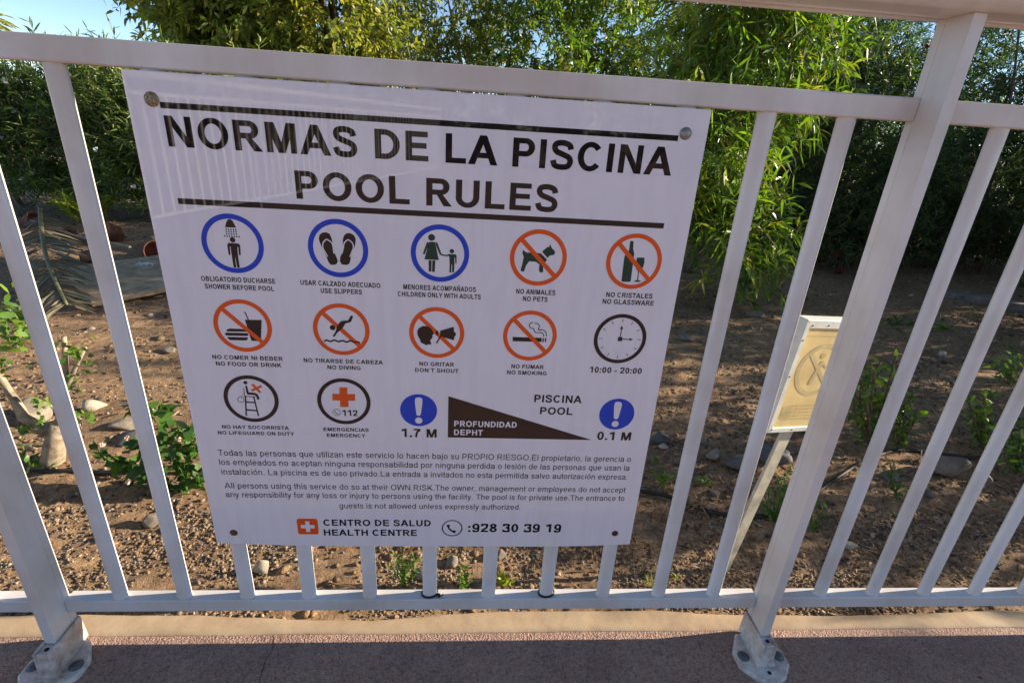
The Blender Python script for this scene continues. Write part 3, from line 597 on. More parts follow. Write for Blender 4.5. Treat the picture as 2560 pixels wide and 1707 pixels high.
# diving
o = pict(1, 1, M['red'], .155, 'orange prohibition ring over a diver above waves', True)
def f(mb, y):
    disc(mb, Cc((1393, 415))[0], .0041, y)
    shape(mb, Cc((1395, 500), (1425, 455), (1440, 400), (1470, 355), (1500, 342), (1555, 340), (1583, 291), (1597, 287), (1608, 300), (1585, 355), (1525, 372), (1505, 410), (1470, 445), (1440, 470), (1414, 508), (1402, 511)), y)
    stroke(mb, smooth(Cc((1305, 558), (1332, 546), (1372, 560), (1412, 546), (1455, 562), (1497, 550), (1540, 566), (1580, 552), (1625, 568), (1650, 562), (1680, 577)), 3), .0026, y)
symbol(o, f, y=Y2-.0001)
# shouting
o = pict(1, 2, M['red'], .155, 'orange prohibition ring over a head shouting through a megaphone', True)
def f(mb, y):
    shape(mb, Dc((152, 320), (165, 287), (200, 267), (245, 267), (272, 282), (288, 305), (303, 337), (288, 347), (290, 368), (268, 395), (281, 428), (250, 430), (238, 438), (210, 425), (185, 412), (178, 385), (160, 355)), y)
    shape(mb, Dc((314, 310), (340, 308), (340, 352), (322, 347)), y); shape(mb, Dc((358, 308), (478, 273), (482, 320), (497, 328), (498, 348), (485, 360), (480, 393), (358, 358)), y)
    stroke(mb, Dc((362, 356), (325, 420)), .0022, y)
symbol(o, f, y=Y2-.0001)
# smoking
o = pict(1, 3, M['red'], .155, 'orange prohibition ring over a smoking cigarette', True)
def f(mb, y):
    shape(mb, Dc((1003, 363), (1262, 372), (1262, 408), (1003, 402)), y); shape(mb, Dc((1270, 373), (1282, 373), (1281, 409), (1269, 409)), y); shape(mb, Dc((1291, 374), (1303, 374), (1301, 410), (1290, 410)), y)
    stroke(mb, smooth(Dc((1185, 233), (1162, 243), (1152, 262), (1163, 284), (1190, 290), (1196, 312), (1215, 325), (1256, 325), (1273, 335), (1280, 360)), 4), .0014, y)
    stroke(mb, smooth(Dc((1200, 241), (1224, 245), (1240, 262), (1238, 283), (1232, 300), (1268, 302), (1294, 315), (1302, 335), (1302, 360)), 4), .0014, y)
symbol(o, f)
# clock
o = pict(1, 4, M['ink'], .145, 'black clock face pointing at three o clock')
def f(mb, y):
    cx, cz = ROW[1][4]
    for k in range(12):
        a = math.pi*k/6; u = (math.sin(a), math.cos(a)); stroke(mb, [(cx+u[0]*RC*.80, 0, cz+u[1]*RC*.80), (cx+u[0]*RC*.67, 0, cz+u[1]*RC*.67)], .0009, y)
    stroke(mb, [(cx, 0, cz), (cx, 0, cz+RC*.45)], .0014, y); stroke(mb, [(cx, 0, cz), (cx+RC*.40, 0, cz)], .0014, y)
    mb.add([(cx-.0027, y-.00003, cz+RC*.40), (cx+.0027, y-.00003, cz+RC*.40), (cx, y-.00003, cz+RC*.55)], [(0, 1, 2)]); mb.add([(cx+RC*.36, y-.00003, cz+.0025), (cx+RC*.36, y-.00003, cz-.0025), (cx+RC*.50, y-.00003, cz)], [(0, 1, 2)])
    mb.add([(cx-.0035, y-.00006, cz-.0035), (cx+.0035, y-.00006, cz-.0035), (cx+.0035, y-.00006, cz+.0035), (cx-.0035, y-.00006, cz+.0035)], [(0, 1, 2, 3)])
symbol(o, f, name='clock_hands')
# lifeguard
o = pict(2, 0, M['ink'], .15, 'black ring with a lifeguard chair and a red cross mark')
def f(mb, y):
    disc(mb, Ec((500, 193))[0], .0030, y)
    shape(mb, Ec((497, 240), (508, 230), (520, 235), (545, 322), (620, 328), (660, 345), (688, 395), (686, 415), (670, 422), (655, 412), (650, 385), (625, 360), (530, 352), (518, 340)), y)
    stroke(mb, Ec((480, 376), (630, 383)), .0015, y); stroke(mb, Ec((502, 385), (512, 635)), .0022, y); stroke(mb, Ec((612, 385), (676, 640)), .0022, y); stroke(mb, Ec((508, 452), (624, 460)), .0024, y); stroke(mb, Ec((512, 556), (650, 567)), .0027, y)
    stroke(mb, Ec((475, 265), (497, 385)), .0011, y); stroke(mb, Ec((475, 335), (447, 380)), .0006, y); c = Ec((440, 420))[0]; ring(mb, c[0], c[2], .0052, .0043, y, 28)
symbol(o, f)
def f(mb, y): stroke(mb, Ec((590, 212), (702, 328)), .0040, y); stroke(mb, Ec((716, 238), (583, 300)), .0038, y-.00003)
symbol(o, f, M['red'], 'cross_mark')
# emergency
o = pict(2, 1, M['ink'], .15, 'black ring with an orange cross and the number 112')
def f(mb, y): shape(mb, Ec((1755, 256), (1862, 256), (1865, 345), (1965, 345), (1965, 437), (1875, 435), (1880, 519), (1768, 518), (1765, 432), (1662, 430), (1662, 340), (1758, 342)), y)
symbol(o, f, M['red'], 'cross_mark')
def phone(mb, c, R, th, y):
    ring(mb, c[0], c[2], R, R-th, y, 40); s = R
    pts = [(c[0]-.38*s, 0, c[2]+.42*s), (c[0]-.34*s, 0, c[2]+.05*s), (c[0]-.08*s, 0, c[2]-.30*s), (c[0]+.34*s, 0, c[2]-.48*s)]
    stroke(mb, smooth(pts, 4), [.30*s]*3+[.17*s]*7+[.32*s]*3, y)
def f(mb, y): phone(mb, Ec((1718, 590))[0], .0063, .0007, y)
symbol(o, f, name='phone_symbol')
text('112', .4374, .4612, .3944, .0108, 'b', 'lettering', o, M['ink'])
# depth discs and wedge
for dc, mark, dot, z0 in ((Gc((245, 240))[0], [(212, 140), (217, 127), (232, 121), (258, 121), (273, 127), (279, 140), (280, 165), (265, 278), (255, 288), (235, 288), (225, 278), (210, 165)], (246, 333), 0), (Gc((2065, 276))[0], [(2046, 178), (2052, 166), (2068, 161), (2095, 163), (2108, 170), (2112, 185), (2110, 205), (2079, 310), (2065, 321), (2047, 320), (2037, 305), (2040, 205)], (2050, 364), 1)):
    mb = MB(); disc(mb, dc, .0297, Y1, 48); o = mb.build('depth_disc', M['blue'], sign); o['label'] = 'blue disc with a white exclamation mark, %s end of the wedge' % ('shallow' if z0 else 'deep')
    def f(mb, y): shape(mb, Gc(*mark), y); disc(mb, Gc(dot)[0], .0059, y)
    symbol(o, f, M['acrylic'], 'exclamation_mark', Y2)
mb = MB(); mb.add([(.6064, Y1, .3572), (.8500, Y1, .3574), (.6064, Y1, .4351)], [(0, 1, 2)]); wedge = mb.build('depth_wedge', M['brownink'], sign)
text('PROFUNDIDAD', .6166, .7202, .3787, .0110, 'b', 'lettering', wedge, M['acrylic'], Y2); text('DEPHT', .6166, .6643, .3622, .0110, 'b', 'lettering', wedge, M['acrylic'], Y2)
# ruled bars
for z0, z1, x0, x1 in ((.8359, .8431, .2408, .9108), (.7180, .7257, .2415, .9117)):
    mb = MB(); mb.add([(x0, Y1, z0), (x1, Y1, z0), (x1, Y1, z1), (x0, Y1, z1)], [(0, 1, 2, 3)]); mb.build('ruled_bar', M['ink'], sign)
for s, x0, x1, z, cap, wt in [
 ('NORMAS DE LA PISCINA', .2426, .9094, .7908, .0369, 'b'), ('POOL RULES', .3978, .7546, .7332, .0366, 'b'),
 ('OBLIGATORIO DUCHARSE', .2540, .3564, .6116, .0073, 'b'), ('SHOWER BEFORE POOL', .2571, .3534, .6003, .0073, 'b'),
 ('USAR CALZADO ADECUADO', .3916, .5052, .6115, .0074, 'b'), ('USE SLIPPERS', .4193, .4782, .6004, .0074, 'b'),
 ('MENORES ACOMPAÑADOS', .5384, .6447, .6112, .0075, 'b'), ('CHILDREN ONLY WITH ADULTS', .5301, .6523, .6001, .0075, 'b'),
 ('NO ANIMALES', .7046, .7636, .6112, .0076, 'b'), ('NO PETS', .7154, .7528, .6002, .0076, 'b'),
 ('NO CRISTALES', .8410, .9126, .6118, .0077, 'b'), ('NO GLASSWARE', .8370, .9164, .6008, .0077, 'b'),
 ('NO COMER NI BEBER', .2503, .3539, .4891, .0068, 'b'), ('NO FOOD OR DRINK', .2538, .3508, .4781, .0068, 'b'),
 ('NO TIRARSE DE CABEZA', .3848, .5047, .4880, .0068, 'b'), ('NO DIVING', .4197, .4702, .4772, .0068, 'b'),
 ('NO GRITAR', .5607, .6147, .4878, .0068, 'b'), ('DON´T SHOUT', .5540, .6219, .4768, .0068, 'b'),
 ('NO FUMAR', .7046, .7565, .4881, .0068, 'b'), ('NO SMOKING', .6985, .7620, .4772, .0068, 'b'),
 ('10:00 - 20:00', .8310, .9160, .4845, .0104, 'b'),
 ('NO HAY SOCORRISTA', .2463, .3506, .3661, .0066, 'b'), ('NO LIFEGUARD ON DUTY', .2383, .3577, .3549, .0066, 'b'),
 ('EMERGENCIAS', .4050, .4774, .3651, .0066, 'b'), ('EMERGENCY', .4096, .4716, .3540, .0066, 'b'),
 ('1.7 M', .5307, .5880, .3564, .0163, 'b'), ('0.1 M', .8584, .9169, .3579, .0163, 'b'),
 ('PISCINA', .7456, .8242, .4280, .0138, 'b'), ('POOL', .7569, .8111, .4054, .0138, 'b'),
 ('Todas las personas que utilizan este servicio lo hacen bajo su PROPIO RIESGO.El propietario, la gerencia o', .2325, .9240, .3140, .0115, 'r'),
 ('los empleados no aceptan ninguna responsabilidad por ninguna perdida o lesión de las personas que usan la', .2316, .9240, .2956, .0115, 'r'),
 ('instalación. La piscina es de uso privado.La entrada a invitados no esta permitida salvo autorización expresa.', .2322, .9232, .2763, .0115, 'r'),
 ('All persons using this service do so at their OWN RISK.The owner, management or employees do not accept', .2330, .9238, .2482, .0115, 'r'),
 ('any responsibility for any loss or injury to persons using the facility. The pool is for private use.The entrance to', .2320, .9245, .2296, .0115, 'r'),
 ('guests is not allowed unless expressly authorized.', .4200, .7376, .2079, .0115, 'r'),
 ('CENTRO DE SALUD', .3899, .5784, .1688, .0140, 'b'), ('HEALTH CENTRE', .3891, .5535, .1465, .0140, 'b'), (':928 30 39 19', .6455, .8159, .1563, .0192, 'b')]:
    text(s, x0, x1, z, cap, wt, 'lettering', sign, M['ink'])
mb = MB(); c = Hc((1310, 487))[0]; phone(mb, c, .0186, .0020, Y1); mb.build('phone_symbol', M['ink'], sign)
mb = MB(); x0, x1, z0, z1, q = .3444, .3802, .1490, .1842, .003
shape(mb, [(a, 0, b) for a, b in [(x0+q, z0), (x1-q, z0), (x1, z0+q), (x1, z1-q), (x1-q, z1), (x0+q, z1), (x0, z1-q), (x0, z0+q)]], Y1); o = mb.build('health_emblem', M['red'], sign)
cx, cz = (x0+x1)/2, (z0+z1)/2; a, b = .0037, .0118; mb = MB()
shape(mb, [(cx+u, 0, cz+v) for u, v in [(-a, -b), (a, -b), (a, -a), (b, -a), (b, a), (a, a), (a, b), (-a, b), (-a, a), (-b, a), (-b, -a), (-a, -a)]], Y2); mb.build('white_cross', M['acrylic'], o)
def cap_screw(x, z, r, m, lab, h):
    me = dome_mesh('screw', r/1.25, h); o = obj('screw', me, m, sign, (x, SY, z)); o.rotation_euler = (math.pi/2, 0, 0); o['label'] = lab
cap_screw(.2320, .8455, .0090, M['brass'], 'stained brown cap screw', .005); cap_screw(.9199, .8460, .0082, M['steelcap'], 'clean grey steel cap screw', .005)
cap_screw(.2339, .1519, .0066, M['rust'], 'rusty screw head', .003); cap_screw(.9182, .1544, .0062, M['rust'], 'rusty screw head', .003)
# ------------------------------------------------------------------ small faded sign on a stake
A0 = at(1917, 1083, 1, .20); T0 = at(2026, 802, 1, .20); lean = math.atan2(T0[0]-A0[0], T0[2]-A0[2]); ang = math.radians(14.5)
ss = empty('pictogram_sign', A0, ang); tag(ss, 'faded yellow prohibition sign in a white metal frame, leaning on a stake behind the railing', 'sign')
ss.rotation_euler = (0, lean, ang); PW, PH, PD = .170, float(np.linalg.norm(T0-A0)), .030
def framepiece(poly, y0, y1): mb = MB(); extrude(poly, 1, y0, y1, mb=mb); return bevel(mb.build('frame_bar', M['frame'], ss), .0012, 1)
fw = .0125
framepiece([(0, 0), (fw, fw), (fw, PH-fw), (0, PH)], 0, PD); framepiece([(PW, 0), (PW-fw, fw), (PW-fw, PH-fw), (PW, PH)], 0, PD)
framepiece([(0.0004, 0), (PW-.0004, 0), (PW-fw, fw-.0004), (fw, fw-.0004)], 0, PD); framepiece([(0.0004, PH), (PW-.0004, PH), (PW-fw, PH-fw-.006), (fw, PH-fw-.006)], 0, PD)
mb = MB().box((fw*.6, .0035, fw*.6), (PW-fw*.6, .0065, PH-fw*.6)); mb.build('panel', M['yellowboard'], ss)
mb = MB(); gx_, gz_, gr = PW/2, PH*.57, .062
ring(mb, gx_, gz_, gr, gr-.0105, .0031, 48); stroke(mb, [(gx_-.041, 0, gz_+.041), (gx_+.041, 0, gz_-.041)], .009, .0030); disc(mb, (gx_-.002, 0, gz_+.034), .0068, .0030, 16)
stroke(mb, [(gx_+.004, 0, gz_+.022), (gx_-.004, 0, gz_-.002), (gx_-.012, 0, gz_-.034)], .009, .00295); stroke(mb, [(gx_+.003, 0, gz_+.018), (gx_+.022, 0, gz_+.006)], .006, .0029)
mb.build('pictogram', M['ghost'], ss)
mb = MB()
for k in range(5): stroke(mb, [(fw+.016+(0.012 if k == 4 else 0), 0, .032+k*.0085), (PW-fw-.012, 0, .032+k*.0085)], .0012 if k else .0016, .0031)
for k in range(9): stroke(mb, [(fw+.04+k*.0115, 0, .031), (fw+.04+k*.0115, 0, .068)], .0010, .0030)
stroke(mb, [(fw, 0, PH-.036), (PW-fw, 0, PH-.036)], .001, .0031); shape(mb, [(fw+.010, 0, .034), (fw+.035, 0, .034), (fw+.035, 0, .064), (fw+.010, 0, .064)], .0032); mb.build('faded_lettering_block', M['ghost'], ss)
RV = dome_mesh('rivet', .0016, .0012)
for x, z in ((.018, PH-.012), (.062, PH-.011), (.11, PH-.012), (.006, PH-.045), (.006, PH*.52), (.010, .008), (.07, .006), (.13, .007)):
    o = obj('rivet', RV, M['rust'], ss, (x, 0, z)); o.rotation_euler = (math.pi/2, 0, 0)
s0 = at(1800, 1440, 1, .200); s1 = at(1963, 1086, 1, .236); dv = (s1-s0)/np.linalg.norm(s1-s0); s0 = s0-dv*.06; s1 = s1+dv*.12
mb = MB(); wv = np.array([math.cos(ang), math.sin(ang), 0])*.0155; hv = np.array([-math.sin(ang), math.cos(ang), 0])*.004
V = [s+a*wv+b*hv for s in (s0, s1) for a, b in ((-1, -1), (1, -1), (1, 1), (-1, 1))]
mb.add(V, [(0, 1, 2, 3), (7, 6, 5, 4), (0, 4, 5, 1), (1, 5, 6, 2), (2, 6, 7, 3), (3, 7, 4, 0)]); stk = mb.build('stake', M['stake']); fix_normals(stk.data); bpy.context.view_layer.update()
stk.parent = ss; stk.matrix_parent_inverse = ss.matrix_world.inverted()

# ------------------------------------------------------------------ stones, litter, gravel, hose
def ico(sub=2):
    import bmesh
    bm = bmesh.new(); bmesh.ops.create_icosphere(bm, subdivisions=sub, radius=1); V = np.array([v.co[:] for v in bm.verts]); F = np.array([[v.index for v in f.verts] for f in bm.faces]); bm.free(); return V, F
IV, IF = ico(3)
def stone(px, py, wpx, ratio, lab, shade, flatn=.6, depth=None, rot=None, yaw=0, ground=True, plane=None):
    """px,py: where its base front touches the ground in the photograph; wpx: its width there in pixels"""
    b = gp(px, py) if plane is None else at(px, py, 1, plane); dist = float((b-CAM)@CF); R = wpx/FPX*dist/2
    n = np.array([noise.noise(Vector(v*1.3)+Vector((px, py, 3)))*.34+noise.noise(Vector(v*3.1)+Vector((py, px, 1)))*.12 for v in IV])
    V = IV*(1+n)[:, None]
    for _ in range(15):
        q = RNG.normal(size=3); q /= np.linalg.norm(q); dd = V@q; V = V-np.outer(np.maximum(0, dd-RNG.uniform(.50, .85)), q)*.97
    V = V*np.array([R, R*.8, R*ratio]); me = fast_mesh('stone', V, IF.ravel(), np.arange(len(IF))*3, np.full(len(IF), 3), np.full(len(V), shade))
    o = obj('stone', me, M['stone']); o.location = (b[0], b[1]+R*.6, b[2]+R*ratio*flatn*.72-.003); o.rotation_euler = (rot or 0, 0, yaw); tag(o, lab, 'stone', 'stones lying in the planting bed'); return o
stone(650, 1440, 46, 1.45, 'upright tan pebble between the first two bars under the sign', .75, .8, yaw=.4)
stone(376, 1318, 52, 1.0, 'squarish grey-green stone below the leafy lantana bush', .45, .7, yaw=.2)
stone(222, 1032, 66, .62, 'pale cream lump beside the cut trunk at left', .98, .8, yaw=.5)
stone(305, 1078, 90, .45, 'low tan stone right of the pale cream lump', .72, .5)
stone(318, 1112, 95, .35, 'dark flat slab behind the small pink and yellow flowers', .05, .5)
stone(60, 1062, 130, .55, 'wide grey-tan rock at the left edge under the cut branch', .55, .55)
stone(418, 878, 40, .4, 'small pale grey-green stone left of the sign edge', .62, .5)
stone(66, 1130, 40, .7, 'small brown stone at the foot of the cut trunk', .5, .5)
stone(1654, 1108, 52, .75, 'dark stone right of the sign with a white chip before it', .02, .7)
stone(1660, 1122, 30, .5, 'white chip of stone in front of a dark stone', .95, .6)
stone(1757, 1112, 44, .7, 'brown stone between the bars left of the small sign', .4, .6)
stone(1792, 1150, 52, .6, 'angular light grey stone beside the stake', .6, .6, yaw=.6)
stone(1735, 1165, 22, .5, 'little grey pebble left of the angular grey stone', .35)
stone(1862, 1185, 90, .6, 'large dark grey boulder behind the stake', .12, .6)
stone(1950, 1160, 110, .55, 'large dark boulder under the yellow sign, half behind the post', .08, .6)
stone(1790, 1238, 30, .6, 'small grey-green stone below the orange dry tuft', .3)
stone(1895, 797, 64, .42, 'flat grey stone on the shaded ground beyond the bars', .3, .5)
stone(1725, 852, 52, .4, 'low grey stone below the hanging willow leaves', .35, .5)
stone(2388, 1200, 92, .95, 'big round brown boulder under the black hose at right', .28, .75)
stone(2472, 1212, 34, 1.1, 'small round tan stone right of the round boulder', .5, .7)
stone(2325, 1248, 36, .8, 'small bluish grey stone left below the round boulder', .15, .7)
stone(2236, 1205, 60, .5, 'grey stone with grass growing over it', .3, .5)
stone(2363, 890, 30, .5, 'white chip on the shaded ground at right', 1.0, .5)
stone(2500, 912, 26, .4, 'small white chip near the right edge', .95, .5)
stone(2412, 762, 30, .5, 'reddish stone beside the concrete edging strip', .4, .5)
stone(2136, 1372, 46, .3, 'thin pale flake of stone behind the bar right of the post', .85, .4, yaw=.8)
stone(1935, 1395, 36, .45, 'reddish tan stone close to the railing post', .6, .5)
stone(1060, 1448, 64, .45, 'reddish flat stone right of the feathery weed under the sign', .5, .4)
stone(1130, 1420, 46, .7, 'grey-brown stone below the sign edge', .4, .5)
stone(1250, 1397, 34, .8, 'grey stone tucked under the sign edge', .38, .5)
stone(1712, 1478, 26, .5, 'grey stone at the foot of the bar left of the small sign', .15, .5)
stone(560, 845, 40, .5, 'stone hidden behind the sign', .5) if False else None

def scatter_stones(name, n, region, size, lab, shade=(0, 1), mt='gravel', nm2=None):
    V0, F0 = ico(1); pts = region(n); n = len(pts); S = RNG.uniform(*size, n)*RNG.choice([1, 1, 1, 1.6], n)
    ax = RNG.uniform(.6, 1.3, (n, 3)); ax[:, 2] *= .7; th = RNG.uniform(0, 6.28, n); nv = len(V0)
    V = V0[None]*(1+RNG.uniform(-.22, .22, (n, nv, 1)))*ax[:, None]*S[:, None, None]
    c, s = np.cos(th)[:, None], np.sin(th)[:, None]; X = V[..., 0]*c-V[..., 1]*s; Y = V[..., 0]*s+V[..., 1]*c
    Z = np.array([soil_z(x, y) for x, y in pts]); V = np.stack([X+pts[:, 0:1], Y+pts[:, 1:2], V[..., 2]+Z[:, None]+S[:, None]*.25], -1)
    F = (F0[None]+(np.arange(n)*nv)[:, None, None]).reshape(-1); m = n*len(F0)
    r = np.repeat(RNG.uniform(*shade, n), nv)
    o = obj(name, fast_mesh(name, V, F, np.arange(m)*3, np.full(m, 3), r, smooth=False), M[mt]); tag(o, lab, nm2 or 'gravel', kind='stuff'); return o
def reg(x0, x1, y0, y1, pw=1.0, clump=0.0):
    def f(n):
        x = RNG.uniform(x0, x1, n*2); y = y0+(y1-y0)*RNG.uniform(0, 1, n*2)**pw; p = np.stack([x, y], 1)
        if clump: k = np.array([fbm(a, b, 4.5, 2)+RNG.uniform(-.35, .35) > clump-.1 for a, b in p]); p = p[k]
        return p[:n]
    return f
scatter_stones('gravel', 17000, reg(-.9, 2.6, .052, .42, 1.0, .02), (.0013, .0036), 'loose brown and grey gravel beside the mortar kerb')
scatter_stones('gravel', 7000, reg(-1.6, 3.6, .3, 1.6, 1.2, .05), (.0022, .006), 'coarser gravel strewn over the soil beyond the railing')
scatter_stones('gravel', 2200, reg(-4.5, 6.5, 1.5, 5, 1, .05), (.005, .014), 'far gravel under the shrubs and trees')

scatter_stones('soil_clods', 5200, reg(-2.2, 4.2, .07, 2.6, 1.2, .0), (.0025, .0075), 'crumbly clods of brown earth lying on the bed', mt='soil', nm2='earth clods')
def leaf_arrays(P, Dv, L, W, rnd, bend=0.2, fold=0.25, roll=None):
    """one long pointed leaf per row, 6 vertices and 4 faces each"""
    n = len(P); Dv = Dv/np.linalg.norm(Dv, axis=1, keepdims=True); R = RNG.normal(size=(n, 3)) if roll is None else roll
    S = np.cross(Dv, R); S /= np.linalg.norm(S, axis=1, keepdims=True)+1e-9; Nn = np.cross(S, Dv); L = L[:, None]; W = W[:, None]
    g = np.array([0, 0, -1.0]); c = lambda t: P+Dv*L*t+g*bend*L*t*t
    V = np.stack([c(0), c(.33)+S*W/2+Nn*W*fold, c(.33)-S*W/2+Nn*W*fold, c(.68)+S*W*.40+Nn*W*fold, c(.68)-S*W*.40+Nn*W*fold, c(1.0)], 1)
    return V.reshape(-1, 3), np.repeat(rnd, 6)
LT = np.array([0, 2, 1, 1, 2, 4, 3, 3, 4, 5])
def leaf_mesh(name, V, r):
    n = len(V)//6; F = (LT[None]+(np.arange(n)*6)[:, None]).ravel(); st = (np.array([0, 3, 7])[None]+(np.arange(n)*10)[:, None]).ravel(); tt = np.tile([3, 4, 3], n)
    return fast_mesh(name, V, F, st, tt, r)
# leaf litter
pts = np.concatenate([reg(-2.6, 5.5, .25, 4.6, 1.2, .0)(11000), reg(.8, 3.4, .06, 1.2, 1)(5200), reg(1.2, 5.0, .5, 3.6, 1.1)(8000)])
Z = np.array([soil_z(x, y) for x, y in pts])+.004; P = np.column_stack([pts, Z]); n = len(P); a = RNG.uniform(0, 6.28, n)
Dv = np.column_stack([np.cos(a), np.sin(a), RNG.normal(0, .18, n)]); roll = np.column_stack([RNG.normal(0, .5, n), RNG.normal(0, .5, n), np.ones(n)])
V, r = leaf_arrays(P, Dv, RNG.uniform(.010, .040, n), RNG.uniform(.0022, .0065, n), RNG.uniform(0, 1, n)**1.3, 0.0, .3, roll)
tag(obj('leaf_litter', leaf_mesh('leaf_litter', V, r), M['litter']), 'dry brown leaves and straw strewn over the bare soil', 'leaf litter', kind='stuff')
# hose
def hose(pts, lab):
    P = smooth([tuple(gp(*p)+np.array([0, 0, .0045])) for p in pts], 6); mb = MB().tube(P, .0065, 10); o = mb.build('irrigation_hose', M['hose'], smooth=True); tag(o, lab, 'hose', 'irrigation hoses in the bed')
hose([(-60, 1150), (40, 1168), (110, 1180), (190, 1180), (260, 1184), (340, 1178), (430, 1172), (520, 1180), (620, 1190)], 'black irrigation hose crossing the bed left of the sign')
hose([(1520, 1205), (1590, 1228), (1660, 1240), (1715, 1260), (1770, 1280), (1840, 1293), (1910, 1292), (1965, 1285)], 'black irrigation hose crossing the bed below the orange dry tuft')
hose([(1960, 1282), (2020, 1248), (2080, 1205), (2150, 1160), (2230, 1130), (2300, 1130), (2370, 1140), (2440, 1146), (2520, 1130), (2620, 1120)], 'black irrigation hose looping over the round boulder at right')
# concrete edging strip in the shade at right
a = gp(2340, 738); b = gp(2640, 790); d = (b-a); d[2] = 0; d /= np.linalg.norm(d); nn = np.array([-d[1], d[0], 0]); mb = MB()
for k in range(3):
    p = a+d*(k*.62); q = p+d*.60; V = [p-nn*.06, q-nn*.06, q+nn*.08, p+nn*.08]; V = [v*np.array([1, 1, 0])+np.array([0, 0, z]) for z in (GZ-.03, GZ+.05) for v in V]
    mb = MB().add(V, [(0, 3, 2, 1), (4, 5, 6, 7), (0, 1, 5, 4), (1, 2, 6, 5), (2, 3, 7, 6), (3, 0, 4, 7)])
    if k == 0: edg = empty('concrete_edging'); tag(edg, 'low dark concrete edging strip in the shade at far right', 'edging')
    bevel(mb.build('edging_block', M['edging'], edg), .012)

# ------------------------------------------------------------------ trees, hedges and shrubs
def crown_points(n, c, r, shell=.45, seed=0, lump=.35):
    """points in a lumpy ellipsoid, denser towards its skin, with holes"""
    out = []; c = np.array(c); r = np.array(r)
    while len(out) < n:
        d = RNG.normal(size=(n, 3)); d /= np.linalg.norm(d, axis=1, keepdims=True); t = RNG.uniform(shell**2, 1, n)**.5
        for v, q in zip(d, t):
            k = 1+lump*noise.noise(Vector(v*2.1)+Vector((seed, 0, 0)))*1.6; p = v*q*k
            if noise.noise(Vector(p*r*2.4)+Vector((0, seed, 0))) > -.16: out.append(c+p*r)
            if len(out) >= n: break
    return np.array(out)
def twigs(P, C, nleaf, tl, L, W, droop, rbias=0.0, spread=.9, bend=.25, zmin=None):
    """P: twig bases; C: crown centre; returns leaf vertex arrays and the twig lines"""
    n = len(P); d = P-np.array(C); d /= np.linalg.norm(d, axis=1, keepdims=True)+1e-9; d = d*.7+RNG.normal(0, .45, (n, 3)); d[:, 2] -= droop; d /= np.linalg.norm(d, axis=1, keepdims=True)
    TL = RNG.uniform(*tl, n); t = np.tile(np.linspace(.08, 1, nleaf), n); Pr = np.repeat(P, nleaf, 0); dr = np.repeat(d, nleaf, 0); Lr = np.repeat(TL, nleaf)
    base = Pr+dr*(Lr*t)[:, None]+np.array([0, 0, -1.0])*(droop*.35*Lr*t*t)[:, None]; m = len(base)
    ld = dr*.55+RNG.normal(0, spread*.55, (m, 3)); ld[:, 2] -= droop*.55
    rn = np.clip(np.repeat(RNG.normal(.48, .18, n), nleaf)+RNG.normal(0, .15, m)+rbias, 0, 1)
    if zmin is not None:
        k = base[:, 2] > zmin; base, ld, rn = base[k], ld[k], rn[k]; m = len(base)
    V, r = leaf_arrays(base, ld, RNG.uniform(*L, m), RNG.uniform(*W, m), rn, bend)
    return V, r, (P, P+d*TL[:, None]+np.array([0, 0, -1.0])*(droop*.35*TL)[:, None])
def twig_mesh(name, A, B, rad, parent, m):
    n = len(A); t = B-A; s = np.cross(t, RNG.normal(size=(n, 3))); s /= np.linalg.norm(s, axis=1, keepdims=True)+1e-9; u = np.cross(s, t); u /= np.linalg.norm(u, axis=1, keepdims=True)+1e-9
    V = []
    for Q, k in ((A, 1), (B, .4)):
        for a in (0, 2.09, 4.19): V.append(Q+(s*math.cos(a)+u*math.sin(a))*rad*k)
    V = np.stack(V, 1).reshape(-1, 3); f = np.array([0, 1, 4, 3, 1, 2, 5, 4, 2, 0, 3, 5]); F = (f[None]+(np.arange(n)*6)[:, None]).ravel(); m_ = n*3
    o = obj(name, fast_mesh(name, V, F, np.arange(m_)*4, np.full(m_, 4)), m, parent); tag(o, kind='stuff'); return o
def limb(a, b, r0, r1, parent, name, m, sag=.12, n=7):
    a, b = np.array(a, float), np.array(b, float); P = []; o = RNG.normal(0, .10*np.linalg.norm(b-a), 3)
    for k in range(n): t = k/(n-1); P.append(tuple(a+(b-a)*t+o*math.sin(math.pi*t)*.6+np.array([0, 0, sag*math.sin(math.pi*t)])))
    return MB().tube(P, [r0+(r1-r0)*k/(n-1) for k in range(n)], 7).build(name, m, parent, True)
